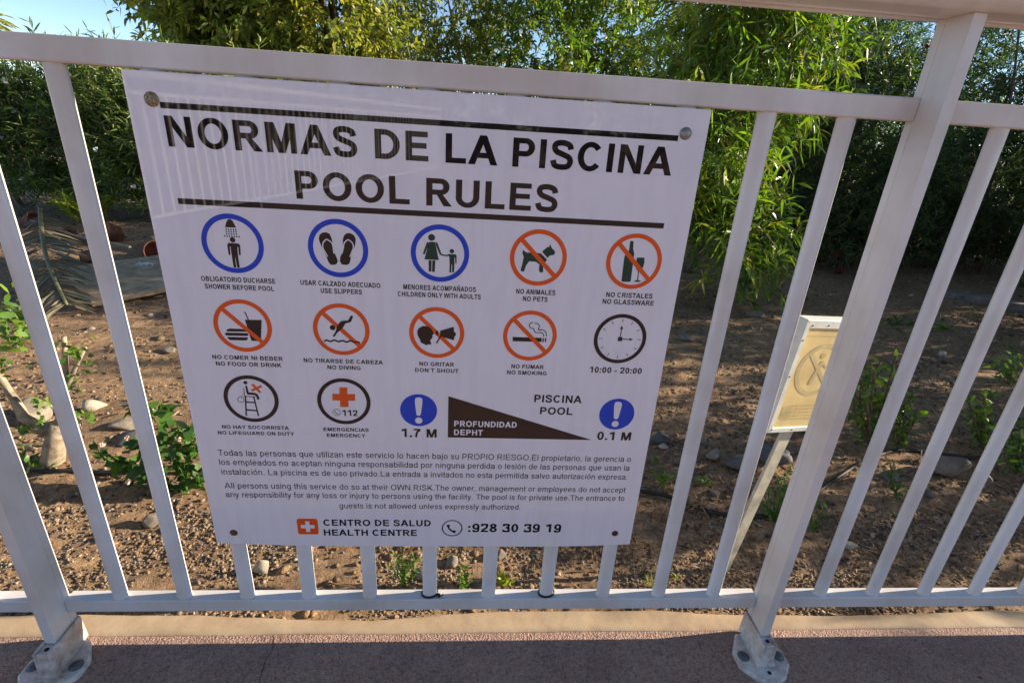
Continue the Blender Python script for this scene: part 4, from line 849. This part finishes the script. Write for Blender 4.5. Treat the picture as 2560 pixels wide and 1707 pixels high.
def tree(base, height, blobs, lab, group, leafm, ntw, nleaf, tl, L, W, droop, trunk_r=.07, nb=7, bark=None, rbias=0, spread=.9, bend=.25, cat='tree', name='tree', zmin=None, shell=.35, twig_r=.004):
    bark = bark or M['bark']; root = empty(name, base); tag(root, lab, cat, group); b = np.array(base, float); bpy.context.view_layer.update()
    VV = []; RR = []; TA = []; TB = []; tops = []
    for bi, (c, r, w_) in enumerate(blobs):
        P = crown_points(int(ntw*w_), c, r, shell, bi*3.7+base[0]); V, rr, (a_, b_) = twigs(P, c, nleaf, tl, L, W, droop, rbias, spread, bend, zmin); VV.append(V); RR.append(rr); TA.append(a_); TB.append(b_); tops.append((np.array(c), np.array(r)))
    cr = obj('crown', leaf_mesh('crown', np.concatenate(VV)-b, np.concatenate(RR)), leafm, root); tag(cr, kind='stuff')
    TA = np.concatenate(TA)-b; TB = np.concatenate(TB)-b; twig_mesh('twigs', TA, TB, twig_r, root, bark)
    fork = np.array([RNG.normal(0, .06), RNG.normal(0, .06), height*.35]); limb((0, 0, -.05), fork, trunk_r, trunk_r*.7, root, 'trunk', bark, 0)
    for k in range(nb):
        c, r = tops[k % len(tops)]; e = c-b+RNG.normal(0, .42, 3)*r; j = limb(fork, e, trunk_r*.5, trunk_r*.14, root, 'branch', bark)
    return root
gt = 'trees behind the planting bed'
G = GZ
# far yellow-green trees left of centre
tree((-2.9, 6.6, G), 2.6, [((-2.35, 6.3, 2.4), (.75, .8, .95), 1), ((-2.0, 6.1, 1.6), (.7, .8, .8), .8), ((-2.6, 6.6, 3.3), (.8, .9, .7), .4)], 'yellow-green tree with hanging leaves at left against the open sky', gt, M['olive'], 1500, 14, (.18, .38), (.06, .11), (.020, .036), .15, .09, 9, rbias=.14, spread=1.25, twig_r=.003)
tree((-1.0, 6.3, G), 2.8, [((-1.1, 6.0, 1.9), (.95, .9, 1.15), 1.1), ((-1.0, 6.2, 3.0), (.95, .9, .8), .5)], 'dense sunlit yellow-green tree above the left half of the sign', gt, M['olive'], 1400, 14, (.18, .38), (.06, .11), (.020, .036), .15, .08, 8, rbias=.12, spread=1.25, twig_r=.003)
tree((.35, 8.0, G), 3.2, [((.3, 8, 2.6), (1.1, 1.0, 1.2), .8), ((-.2, 7.8, 1.6), (.9, .8, .8), .6)], 'thin open tree with bare branches above the middle of the sign', gt, M['olive'], 800, 12, (.18, .38), (.05, .10), (.016, .028), .15, .05, 7, rbias=.0, spread=1.25, twig_r=.003)
tree((1.6, 7.2, G), 3.0, [((1.5, 7.0, 1.8), (.95, .9, 1.2), 1), ((2.2, 7.3, 2.9), (1.1, .9, .8), .6)], 'green tree with small sky gaps behind the word PISCINA', gt, M['willow'], 1050, 13, (.18, .38), (.06, .10), (.018, .030), .15, .06, 7, rbias=.06, spread=1.25, twig_r=.003)
tree((3.2, 7.6, G), 2.6, [((3.2, 7.4, 1.4), (1.3, .9, 1.1), 1)], 'dark leafy tree far behind the willow-leaved tree', gt, M['hedge'], 1100, 12, (.2, .4), (.06, .10), (.018, .028), .2, .06, 6)
# near willow-leaved tree right of the sign
wil = tree((2.35, 3.3, G), 2.0, [((2.15, 2.75, 1.75), (.46, .42, .50), .8), ((2.5, 2.85, 1.35), (.33, .4, .50), .45), ((2.0, 2.55, .85), (.34, .36, .45), .55), ((2.15, 2.45, .30), (.38, .30, .28), .42), ((2.4, 3.1, 2.5), (.65, .6, .45), .4)],
     'bright green willow-leaved tree drooping to the ground right of the sign', gt, M['willow'], 700, 11, (.14, .30), (.06, .115), (.010, .017), .08, .07, 9, rbias=.05, spread=1.25, bend=.3, zmin=-.06, twig_r=.0025)
# its largest leaves, one by one
LM = [leaf_mesh('leaf', *leaf_arrays(np.zeros((1, 3)), np.array([[0, 0, -1.0]]), np.array([q]), np.array([q*.11]), np.array([s]), -.25, .25, np.array([[0, 1.0, 0]]))) for q, s in ((.13, .45), (.12, .6), (.145, .75), (.11, .9))]
cl = crown_points(46, (2.05, 2.25, .95), (.33, .16, .62), .3, 5); k = 0
for p in np.concatenate([cl, crown_points(14, (1.75, 2.6, 1.9), (.25, .15, .3), .2, 9)]):
    for j in range(4):
        o = obj('leaf', LM[(k*7+j) % 4], M['willow'], wil); k += 1; q = p+RNG.normal(0, .035, 3); o.location = q-np.array(wil.location)
        o.rotation_euler = (RNG.uniform(-.9, .9), RNG.uniform(-.9, .9), RNG.uniform(0, 6.28))
# dark shrubs with red flowers at right
def flowers(root, base, spots, r, m, name='flower_cluster', npet=16, k=1.0):
    for s in spots:
        n = npet; d = RNG.normal(size=(n, 3)); d[:, 2] += .3; V, rr = leaf_arrays(np.tile(np.array(s)-base, (n, 1)), d, RNG.uniform(.6, 1.1, n)*r, np.full(n, r*.5*k), RNG.uniform(0, 1, n), .1)
        obj(name, leaf_mesh(name, V, rr), m, root)
dg = 'dark shrubs behind the railing at right'
for (bx, by), bl, lab, nt_, rs in [((4.0, 3.9), [((3.9, 3.7, .65), (.70, .5, .85), 1.4), ((3.5, 4.1, 1.6), (.7, .6, .6), .6), ((3.7, 4.0, .1), (.9, .5, .4), .7)], 'dark green shrub with red flowers behind the right railing post', 1900, 3),
                               ((5.3, 3.9), [((5.2, 3.8, .60), (.85, .55, .8), 1.2), ((5.6, 4.3, 1.7), (.9, .6, .5), .45), ((5.1, 4.0, .1), (1.0, .5, .4), .8)], 'dark needle-leaved shrub filling the right edge of the view', 2200, 4),
                               ((4.6, 5.2), [((4.5, 5.2, 1.4), (1.0, .6, 1.0), 1), ((3.3, 5.6, 1.0), (.9, .6, 1.1), .9), ((4.6, 5.3, .3), (1.5, .5, .6), .9)], 'tall dark shrub with sky showing through its top behind the others', 1700, 6)]:
    t = tree((bx, by, G), 1.1, bl, lab, dg, M['darkleaf'], nt_, 15, (.10, .24), (.035, .07), (.006, .010), .05, .04, 8, cat='shrub', name='flowering_shrub', rbias=.0, twig_r=.003, spread=1.1, bend=.05, zmin=-.02)
    sp = np.concatenate([crown_points(8, c, np.array(r)*1.02, .93, rs) for c, r, _ in bl]); sp = sp[sp[:, 1] < by+.05]; flowers(t, np.array([bx, by, G]), sp, .045, M['redflower'])
# hedge at left: oleanders with white flowers
hg = 'oleander bushes at left'
for (bx, by), bl, lab in [((-3.75, 4.7), [((-3.7, 4.6, .42), (.62, .5, .62), 1)], 'green oleander bush at the far left edge with pale flowers'),
                           ((-2.95, 4.65), [((-2.9, 4.6, .45), (.55, .5, .66), 1)], 'dark oleander bush left of the first free bar, white flowers'),
                           ((-2.15, 4.55), [((-2.2, 4.5, .43), (.55, .5, .70), 1.1)], 'oleander bush between the bar and the sign with many white flowers'),
                           ((-1.3, 4.7), [((-1.35, 4.6, .4), (.6, .5, .7), .9)], 'oleander bush mostly hidden behind the left side of the sign')]:
    t = tree((bx, by, G), .7, bl, lab, hg, M['hedge'], 900, 14, (.14, .30), (.06, .12), (.009, .014), -.25, .025, 8, cat='bush', name='oleander_bush', spread=.8, bend=.1, zmin=-.02, twig_r=.003)
    sp = np.concatenate([crown_points(42, c, np.array(r)*1.22, .95, 2.0) for c, r, _ in bl]); sp = sp[(sp[:, 1] < by) & (sp[:, 2] > .15)]; flowers(t, np.array([bx, by, G]), sp, .028, M['whiteflower'], npet=6, k=1.5)
for x, y, r, q in [(4.2, 8.6, 1.5, 'left'), (6.6, 8.2, 1.5, 'middle'), (9.0, 7.8, 1.6, 'right')]:
    tree((x, y, G), 1.0, [((x, y, .75), (r, .6, 1.05), 1)], 'dark bush far behind the red-flowered shrubs, %s one of that row' % q, 'far bushes at right', M['hedge'], 800, 10, (.2, .4), (.1, .16), (.016, .026), 0, .04, 3, cat='bush', name='far_bush', zmin=-.1, rbias=-.2)
# strap-leaved clump in front of the hedge
def clump(px, py, npx, lab, cat, m, n, h, wd, name, tilt=.5, grp=None, rb=(.2, 1), bend=.5, loc=None):
    b = gp(px, py) if loc is None else np.array(loc); d = np.column_stack([RNG.normal(0, tilt, n), RNG.normal(0, tilt, n), np.ones(n)]); P = np.column_stack([RNG.normal(0, .25, n), RNG.normal(0, .25, n), np.zeros(n)])*h*.35
    root = empty(name, b); tag(root, lab, cat, grp); dist = float((b-CAM)@CF)
    V, r = leaf_arrays(P, d, RNG.uniform(.5, 1, n)*h, RNG.uniform(.7, 1, n)*wd, RNG.uniform(*rb, n), bend)
    if n <= 60:
        for k in range(n): obj('blade', leaf_mesh('blade', V[6*k:6*k+6], r[6*k:6*k+6]), m, root)
    else: tag(obj('blades', leaf_mesh('blades', V, r), m, root), kind='stuff')
    return root
clump(112, 560, 0, 'yellow-green strap-leaved clump in front of the left oleanders', 'plant', M['lime'], 160, .62, .02, 'strap_leaved_plant', .35, loc=(-2.72, 4.05, G))
# distant palm at the left edge
pr = empty('palm_tree', (-15.35, 19.5, G)); tag(pr, 'small distant palm crown at the top left corner against the sky', 'palm')
MB().tube([(0, 0, 0), (.05, 0, 2), (0, 0, 3.05)], [.16, .13, .12], 8).build('trunk', M['bark'], pr, True)
for k in range(22):
    a = k*2.4; e = .9-.09*(k % 9); dd = np.array([math.cos(a), math.sin(a), e]); n = 34; t = np.linspace(.12, 1, n); c = np.array([0, 0, 3.05])+dd[None]*t[:, None]*.8+np.array([0, 0, -1.0])*(t**2*.55)[:, None]
    s = np.array([-math.sin(a), math.cos(a), 0]); P = np.concatenate([c, c]); dv = np.concatenate([s[None]+dd*.5+np.array([0, 0, -.3]), -s[None]+dd*.5+np.array([0, 0, -.3])]).repeat(n, 0); dv = np.concatenate([np.tile(s+dd*.5-np.array([0, 0, .3]), (n, 1)), np.tile(-s+dd*.5-np.array([0, 0, .3]), (n, 1))])
    V, r = leaf_arrays(P, dv, np.full(2*n, .28), np.full(2*n, .03), RNG.uniform(.3, 1, 2*n), .3); obj('frond', leaf_mesh('frond', V, r), M['olive'], pr)
# unseen shrubs added beyond the right edge to shade the right of the bed
for k, (x, y, h, r) in enumerate([(4.3, .80, .86, .55), (5.0, 1.9, 1.5, .85), (6.3, .5, .9, .7), (6.0, 3.1, 2.3, 1.1)]):
    if k in (0, 1, 3): tree((x, y, G), h*.8, [((x, y, G+h*.55), (r, .48, h*.62), 1)], ['low shrub just beyond the right edge, nearest the railing', 'rounded shrub beyond the right edge, second from the railing', '', 'tall shrub beyond the right edge, farthest from the railing'][k], 'shrubs beyond the right edge', M['hedge'], 900, 13, (.12, .25), (.05, .09), (.010, .016), 0, .03, 5, cat='shrub', name='shrub', zmin=-.1)

tree((8.6, 3.8, G), 1.6, [((8.6, 3.8, 1.35), (1.2, 1.25, 1.25), 1)], 'round tree outside the right edge that shades the far right of the bed', 'shrubs beyond the right edge', M['hedge'], 1500, 12, (.2, .4), (.08, .14), (.02, .03), 0, .07, 5, zmin=-.1)  # tree added out of view to throw shade on the far right ground
# unseen hedge added behind the viewer so that the sign reflects something dark
for k, (x, y) in enumerate([(-8.5, -12.5), (-5.5, -13), (-2.5, -13.2), (.5, -13.4), (3.5, -13.2), (6.5, -12.8)]):
    tree((x, y, ZD), 1.4, [((x, y, 1.1), (1.75, .7, 1.25), 1)], 'hedge bush across the deck behind the viewer, ' + ['leftmost', 'second from the left', 'third from the left', 'third from the right', 'second from the right', 'rightmost'][k], 'hedge across the deck', M['hedge'], 700, 10, (.25, .45), (.12, .2), (.03, .05), 0, .05, 3, cat='bush', name='hedge_bush', zmin=-.1)

# ------------------------------------------------------------------ small plants
def leafy(name, cat, lab, stems, m, nleaf, L, W, parent=None, base=None, stemr=.0022, spread=1.0, flowersat=(), fm=None, fr=.011, bend=.15, rb=(0, 1), stemm=None, grp=None):
    """stems: polylines of world points; every leaf is a part"""
    root = empty(name, base); tag(root, lab, cat, grp); b = np.array(base); tot = sum(np.linalg.norm(np.diff(np.array(s), axis=0), axis=1).sum() for s in stems)
    for s in stems:
        S = [tuple(np.array(p)-b) for p in smooth(s, 4)]; MB().tube(S, [stemr*(1-.5*i/len(S)) for i in range(len(S))], 6).build('stem', stemm or M['fresh'], root, True)
        Ln = np.linalg.norm(np.diff(np.array(S), axis=0), axis=1).sum(); n = max(3, int(nleaf*Ln/tot))
        for k in range(n):
            t = .15+.85*(k+RNG.uniform(0, .8))/n; i = min(len(S)-2, int(t*(len(S)-1))); u = t*(len(S)-1)-i; p = np.array(S[i])*(1-u)+np.array(S[i+1])*u
            d = np.array(S[i+1])-np.array(S[i]); d /= np.linalg.norm(d)+1e-9; dv = d*.4+RNG.normal(0, .6*spread, 3); 
            V, r = leaf_arrays(p[None], dv[None], RNG.uniform(*L, 1), RNG.uniform(*W, 1), RNG.uniform(*rb, 1), bend, .12); obj('leaf', leaf_mesh('leaf', V, r), m, root)
    for q in flowersat: flowers(root, b, [q], fr, fm or M['pinkflower'], 'flower', 14, 1.6)
    return root
def stems_px(pl, y0, dy=0.0): return [[at(px, py, 1, y0+dy*i) for i, (px, py) in enumerate(s)] for s in pl]
lb = gp(455, 1225)
st = stems_px([[(455, 1225), (450, 1150), (440, 1080), (395, 1000), (378, 985)], [(455, 1225), (400, 1190), (350, 1160), (290, 1145), (255, 1112)], [(455, 1225), (400, 1210), (330, 1165), (250, 1155)], [(455, 1225), (430, 1160), (390, 1130), (330, 1130), (300, 1132)], [(455, 1225), (480, 1150), (500, 1090), (495, 1040)], [(455, 1225), (500, 1180), (540, 1130), (520, 1080)], [(455, 1225), (420, 1220), (360, 1205), (300, 1170)], [(455, 1225), (430, 1240), (400, 1230), (350, 1210), (262, 1196)], [(455, 1225), (485, 1200), (520, 1190)], [(455, 1225), (470, 1100), (430, 1050), (410, 1010)], [(455, 1225), (440, 1250), (470, 1250)]], lb[1]+.01)
for i, s in enumerate(st):
    for j, p in enumerate(s): p[1] += (i % 4-1.5)*.022*j/2
leafy('lantana_bush', 'bush', 'green lantana with small pink and yellow flowers at the left side of the sign', st, M['fresh'], 290, (.026, .052), (.015, .026), base=lb, stemr=.0019, spread=1.1, rb=(0, .55),
      flowersat=[at(245, 1152, 1, .40), at(449, 1098, 1, .42), at(318, 1096, 1, .42), at(321, 1204, 1, .38), at(255, 1113, 1, .4)], fr=.0085)
# cut trunk with pale branches and fresh sprigs at left
tb = gp(128, 1172); fp = lambda px, py, dy=0.0: at(px, py, 1, tb[1]+.03+dy)-tb
ct = empty('pruned_tree', tb); tag(ct, 'pruned pale-barked little tree with cut branches and fresh sprigs at left', 'tree')
MB().tube([fp(126, 1185), fp(132, 1150), fp(138, 1100), fp(150, 1058)], [.034, .030, .026, .020], 12).build('trunk', M['palebark'], ct, True)
MB().tube([fp(142, 1078), fp(95, 1068), fp(60, 1040), fp(30, 990), fp(4, 948), fp(-40, 880)], [.020, .019, .015, .0105, .009, .007], 10).build('branch', M['palebark'], ct, True)
MB().tube([fp(148, 1070), fp(158, 1010), fp(165, 950), fp(163, 890), fp(160, 842)], [.015, .010, .0068, .0066, .0062], 9).build('branch', M['palebark'], ct, True)
MB().tube([fp(160, 1000), fp(172, 955), fp(195, 905), fp(214, 868)], [.008, .0068, .0055, .004], 8).build('branch', M['palebark'], ct, True)
for (px, py, n, sp_, ln) in [(30, 815, 60, .085, .034), (5, 860, 30, .05, .032), (60, 850, 24, .045, .03), (20, 790, 26, .045, .03), (193, 886, 14, .022, .026), (206, 872, 10, .016, .022), (207, 917, 9, .016, .022), (183, 968, 12, .018, .026), (112, 1003, 14, .022, .028), (64, 1078, 16, .026, .026), (72, 1160, 22, .03, .026), (125, 1165, 10, .02, .022), (212, 1045, 14, .022, .028), (4, 925, 16, .028, .026), (190, 938, 6, .012, .02), (60, 1110, 10, .02, .02), (108, 1052, 10, .02, .02)]:
    c = fp(px, py, -.03)
    for k in range(n):
        p = c+RNG.normal(0, sp_*.5, 3); d = RNG.normal(0, .7, 3); d[2] += .4; V, r = leaf_arrays(p[None], d[None], RNG.uniform(.7, 1.2, 1)*ln, RNG.uniform(.35, .5, 1)*ln, RNG.uniform(.3, 1, 1), .1, .12); obj('leaf', leaf_mesh('leaf', V, r), M['fresh'], ct)
# plants right
def sprig(px, py, tips, lab, name='weed', m=None, nl=60, L=(.02, .035), W=(.008, .013), cat='weed', rb=(.1, .8), sm=None, sr=.0016, dy=.02):
    b = gp(px, py); st = []
    for i, (tx, ty) in enumerate(tips):
        yy = b[1]+(i % 3-1)*dy; e = at(tx, ty, 1, yy); st.append([tuple(b), tuple((b+e)/2+RNG.normal(0, .008, 3)), tuple(e)])
    return leafy(name, cat, lab, st, m or M['fresh'], nl, L, W, base=b, stemr=sr, rb=rb, stemm=sm, bend=.1)
sprig(1935, 1300, [(1978, 1170), (1960, 1200), (1975, 1215), (1925, 1225), (1900, 1255), (1890, 1270), (1945, 1195), (1965, 1260), (1920, 1285)], 'tall bright weed between the stake and the railing post', nl=150, L=(.012, .026), W=(.004, .008))
sprig(2035, 1330, [(2045, 1258), (2068, 1268), (2060, 1300), (2030, 1285), (2020, 1335), (2075, 1335)], 'bright weed right beside the railing post at its lower part', nl=40, L=(.014, .034), W=(.005, .009))
sprig(2240, 1245, [(2215, 1170), (2250, 1185), (2265, 1215), (2225, 1150), (2235, 1200)], 'green weed over the grey stone right of the post', nl=60, L=(.014, .03), W=(.004, .008), rb=(0, .5))
sprig(2180, 1120, [(2135, 900), (2160, 905), (2200, 905), (2240, 890), (2150, 960), (2210, 960), (2250, 950), (2130, 985), (2170, 1000), (2185, 930)], 'small leafy shrub behind the post with yellowish tips', 'small_shrub', nl=260, L=(.03, .05), W=(.011, .018), cat='shrub', sm=M['bark'], sr=.006, rb=(.3, 1), dy=.05)
sprig(2245, 1125, [(2262, 1010), (2280, 1020), (2250, 1040), (2240, 1010), (2290, 975), (2275, 990), (2300, 1030)], 'young sprig on a thin stem between two bars right of the post', 'small_shrub', nl=110, L=(.024, .04), W=(.010, .016), cat='shrub', sm=M['bark'], sr=.003, rb=(.2, 1))
sprig(2450, 1115, [(2420, 1000), (2440, 1010), (2480, 1055), (2460, 990), (2425, 1040), (2475, 985), (2500, 1080)], 'leafy sprig on a woody stem at right above the round boulder', 'small_shrub', nl=160, L=(.024, .045), W=(.009, .015), cat='shrub', sm=M['bark'], sr=.006, rb=(.3, 1))
sprig(2540, 1180, [(2550, 1050), (2530, 1080), (2560, 1120), (2510, 1110), (2535, 1140), (2575, 1060)], 'leafy sprig at the right edge of the view', 'small_shrub', nl=140, L=(.024, .045), W=(.009, .015), cat='shrub', sm=M['bark'], sr=.005, rb=(0, .7))
sprig(2520, 960, [(2530, 870), (2500, 880), (2555, 885), (2480, 900), (2540, 920)], 'low yellow-green sprigs farther back at the right edge', nl=60, L=(.03, .05), W=(.010, .016), rb=(.3, 1))
sprig(2360, 830, [(2345, 815), (2330, 822), (2375, 818), (2355, 800)], 'small green weed in the middle distance at right', nl=30, L=(.03, .05), W=(.01, .016), rb=(.3, 1))
sprig(2245, 812, [(2215, 800), (2240, 790), (2260, 800), (2275, 808)], 'low green weed under the dark shrubs right of the post', nl=40, L=(.03, .05), W=(.01, .016), rb=(0, .5))
for px, py, lab, m, n, h, wd, tl in [(1655, 1205, 'green grass tuft between the sign and the next bar', M['fresh'], 58, .085, .004, .55), (1640, 1155, 'thin green tuft close to the sign edge', M['fresh'], 26, .05, .004, .5), (1760, 1208, 'small green tuft behind the orange dry grass', M['fresh'], 30, .055, .004, .6), (1745, 1268, 'orange dry grass tuft above the hose', M['litter'], 58, .075, .005, .6), (1658, 1288, 'pale dry grass tuft left of the orange one', M['litter'], 40, .06, .0045, .6), (1622, 1462, 'thin grass tuft behind the bar right of the sign', M['lime'], 22, .06, .0018, .3), (1690, 1445, 'short yellowish grass between two bars', M['lime'], 18, .035, .002, .5)]:
    clump(px, py, 0, lab, 'grass tuft', m, n, h, wd, 'grass_tuft', tl, 'grass tufts right of the sign', (.5, 1))
# plants under the sign
sprig(1010, 1466, [(985, 1385), (1005, 1372), (1030, 1378), (1048, 1392), (1020, 1400), (975, 1410), (1040, 1420), (1010, 1395)], 'feathery green weed left of the bar with the tailed cable tie', nl=230, L=(.006, .013), W=(.003, .006), rb=(.3, .95))
sprig(1160, 1466, [(1150, 1415), (1165, 1408), (1172, 1430), (1145, 1440), (1180, 1450), (1168, 1420)], 'small green weed right of the bar with the tailed cable tie', nl=110, L=(.006, .012), W=(.003, .006), rb=(.3, .9))
b = gp(1262, 1458); rt = empty('succulent', b); tag(rt, 'bright yellow-green rosette plant between the two cable ties', 'plant')
for k in range(46):
    a = k*2.4; e = .15+1.2*(k/46); c = RNG.normal(0, .008, 3)*np.array([1, 1, .5])+np.array([0, 0, .008]); V, r = leaf_arrays(c[None], np.array([[math.cos(a), math.sin(a), e]]), np.array([.017]), np.array([.0075]), RNG.uniform(.2, 1, 1), 0, .2); obj('leaf', leaf_mesh('leaf', V, r), M['lime'], rt)

# ------------------------------------------------------------------ dead frond, boards, pots
fr = empty('palm_frond', gp(150, 640)); tag(fr, 'dead grey palm frond lying on the ground between the two left bars', 'palm frond')
fb = np.array(fr.location); path = smooth([gp(108, 548)+[0, 0, .10], gp(118, 620)+[0, 0, .14], gp(130, 690)+[0, 0, .16], gp(150, 750)+[0, 0, .13], gp(175, 790)+[0, 0, .06]], 6); path = [np.array(p)-fb for p in path]
MB().tube([tuple(p) for p in path], [.016-.010*i/len(path) for i in range(len(path))], 7).build('rachis', M['rachis'], fr, True)
for k in range(130):
    t = .12+.88*(k//2)/65; i = min(len(path)-2, int(t*(len(path)-1))); u = t*(len(path)-1)-i; p = path[i]*(1-u)+path[i+1]*u; d = path[i+1]-path[i]; d /= np.linalg.norm(d); s = np.cross(d, [0, 0, 1.0]); s /= np.linalg.norm(s); s *= 1 if k % 2 else -1
    ln = (.22 if k % 2 == 0 else .18)*(.65+.5*math.sin(math.pi*min(1, t))); dv = s+d*.75+np.array([0, 0, -.22 if k % 2 == 0 else -.3])+RNG.normal(0, .16, 3)
    V, r = leaf_arrays(p[None], dv[None], np.array([ln]), np.array([.011]), RNG.uniform(.1, 1, 1), .12, .3); obj('leaflet', leaf_mesh('leaflet', V, r), M['frond'], fr)
def slab(name, p, ex_, ey_, th, lift, m, lab, cat, grp=None, medge=None):
    p = np.array(p); V = [p+[0, 0, lift[0]], p+ex_+[0, 0, lift[1]], p+ex_+ey_+[0, 0, lift[2]], p+ey_+[0, 0, lift[3]]]; c = sum(V)/4
    mb = MB().add([v-c-np.array([0, 0, th]) for v in V]+[v-c for v in V], [(0, 3, 2, 1), (4, 5, 6, 7), (0, 1, 5, 4), (1, 2, 6, 5), (2, 3, 7, 6), (3, 0, 4, 7)])
    o = mb.build(name, m, loc=tuple(c)); tag(o, lab, cat, grp); return bevel(o, .003)
b1 = gp(234, 778); b2 = gp(452, 742); d = b2-b1; d /= np.linalg.norm(d)
slab('board', b1, d*1.25, np.array([-d[1], d[0], 0])*.70, .028, (.05, .11, .10, .07), M['ply'], 'large weathered board raised off the ground left of the sign edge', 'board', 'boards dumped in the bed')
slab('board', b1+np.array([-.10, .95, 0]), d*1.4, np.array([-d[1], d[0], 0])*.5, .02, (.03, .06, .14, .10), M['plyedge'], 'second darker board lying behind the large one', 'board', 'boards dumped in the bed')
mb = MB().tube([(0, 0, 0), (-.5, .2, .02), (-1.0, .5, .05)], [.012, .010, .005], 6); o = mb.build('dry_stick', M['palebark'], loc=tuple(gp(330, 640)+[0, 0, .06])); tag(o, 'pale dry stick lying behind the palm frond', 'stick')
q = at(370, 672, 2, GZ+.095); mb = MB(); n = 7; V = [(i*.016-.05+random.uniform(-.004, .004), j*.014-.03+(i % 2)*.004, .010*random.random()+.010*((i+j) % 2)) for j in range(4) for i in range(n)]; mb.add(V, [(j*n+i, j*n+i+1, (j+1)*n+i+1, (j+1)*n+i) for j in range(3) for i in range(n-1)]); o = mb.build('crumpled_sheet', M['paper'], loc=tuple(q)); o.location.z += .02; tag(o, 'small crumpled white sheet on the large board', 'litter')
def pot(px, py, r, h, lab, rx, rz):
    prof = [(r*.62, 0), (r*.66, 0), (r*.93, h*.80), (r*1.04, h*.80), (r*1.06, h), (r*.97, h), (r*.90, h*.80), (r*.58, h*.06), (.001, h*.06)]; n = 28
    V = [(a*math.cos(2*math.pi*k/n), a*math.sin(2*math.pi*k/n), z) for a, z in prof]; V = [(a*math.cos(2*math.pi*k/n), a*math.sin(2*math.pi*k/n), z) for a, z in prof for k in range(n)]
    mb = MB().add(V, [(i*n+k, i*n+(k+1) % n, (i+1)*n+(k+1) % n, (i+1)*n+k) for i in range(len(prof)-1) for k in range(n)]); b = gp(px, py); o = mb.build('plant_pot', M['terracotta'], smooth=True, loc=(b[0], b[1], b[2]+r*.30)); o.scale = (.55, .55, .55); o.rotation_euler = (rx, 0, rz); tag(o, lab, 'plant pot', 'terracotta pots dumped under the hedge')
pot(372, 640, .13, .24, 'terracotta pot on its side with a pale rim by the sign edge', 1.45, .9); pot(305, 600, .15, .26, 'large terracotta pot behind the boards', 1.3, -.5); pot(180, 595, .13, .22, 'terracotta pot behind the dead palm frond', 1.7, .3); pot(60, 570, .11, .2, 'terracotta pot at the far left under the hedge', 1.2, 1.6); pot(205, 655, .10, .17, 'broken-looking terracotta pot low among the grey leaflets', 1.6, 2.4)
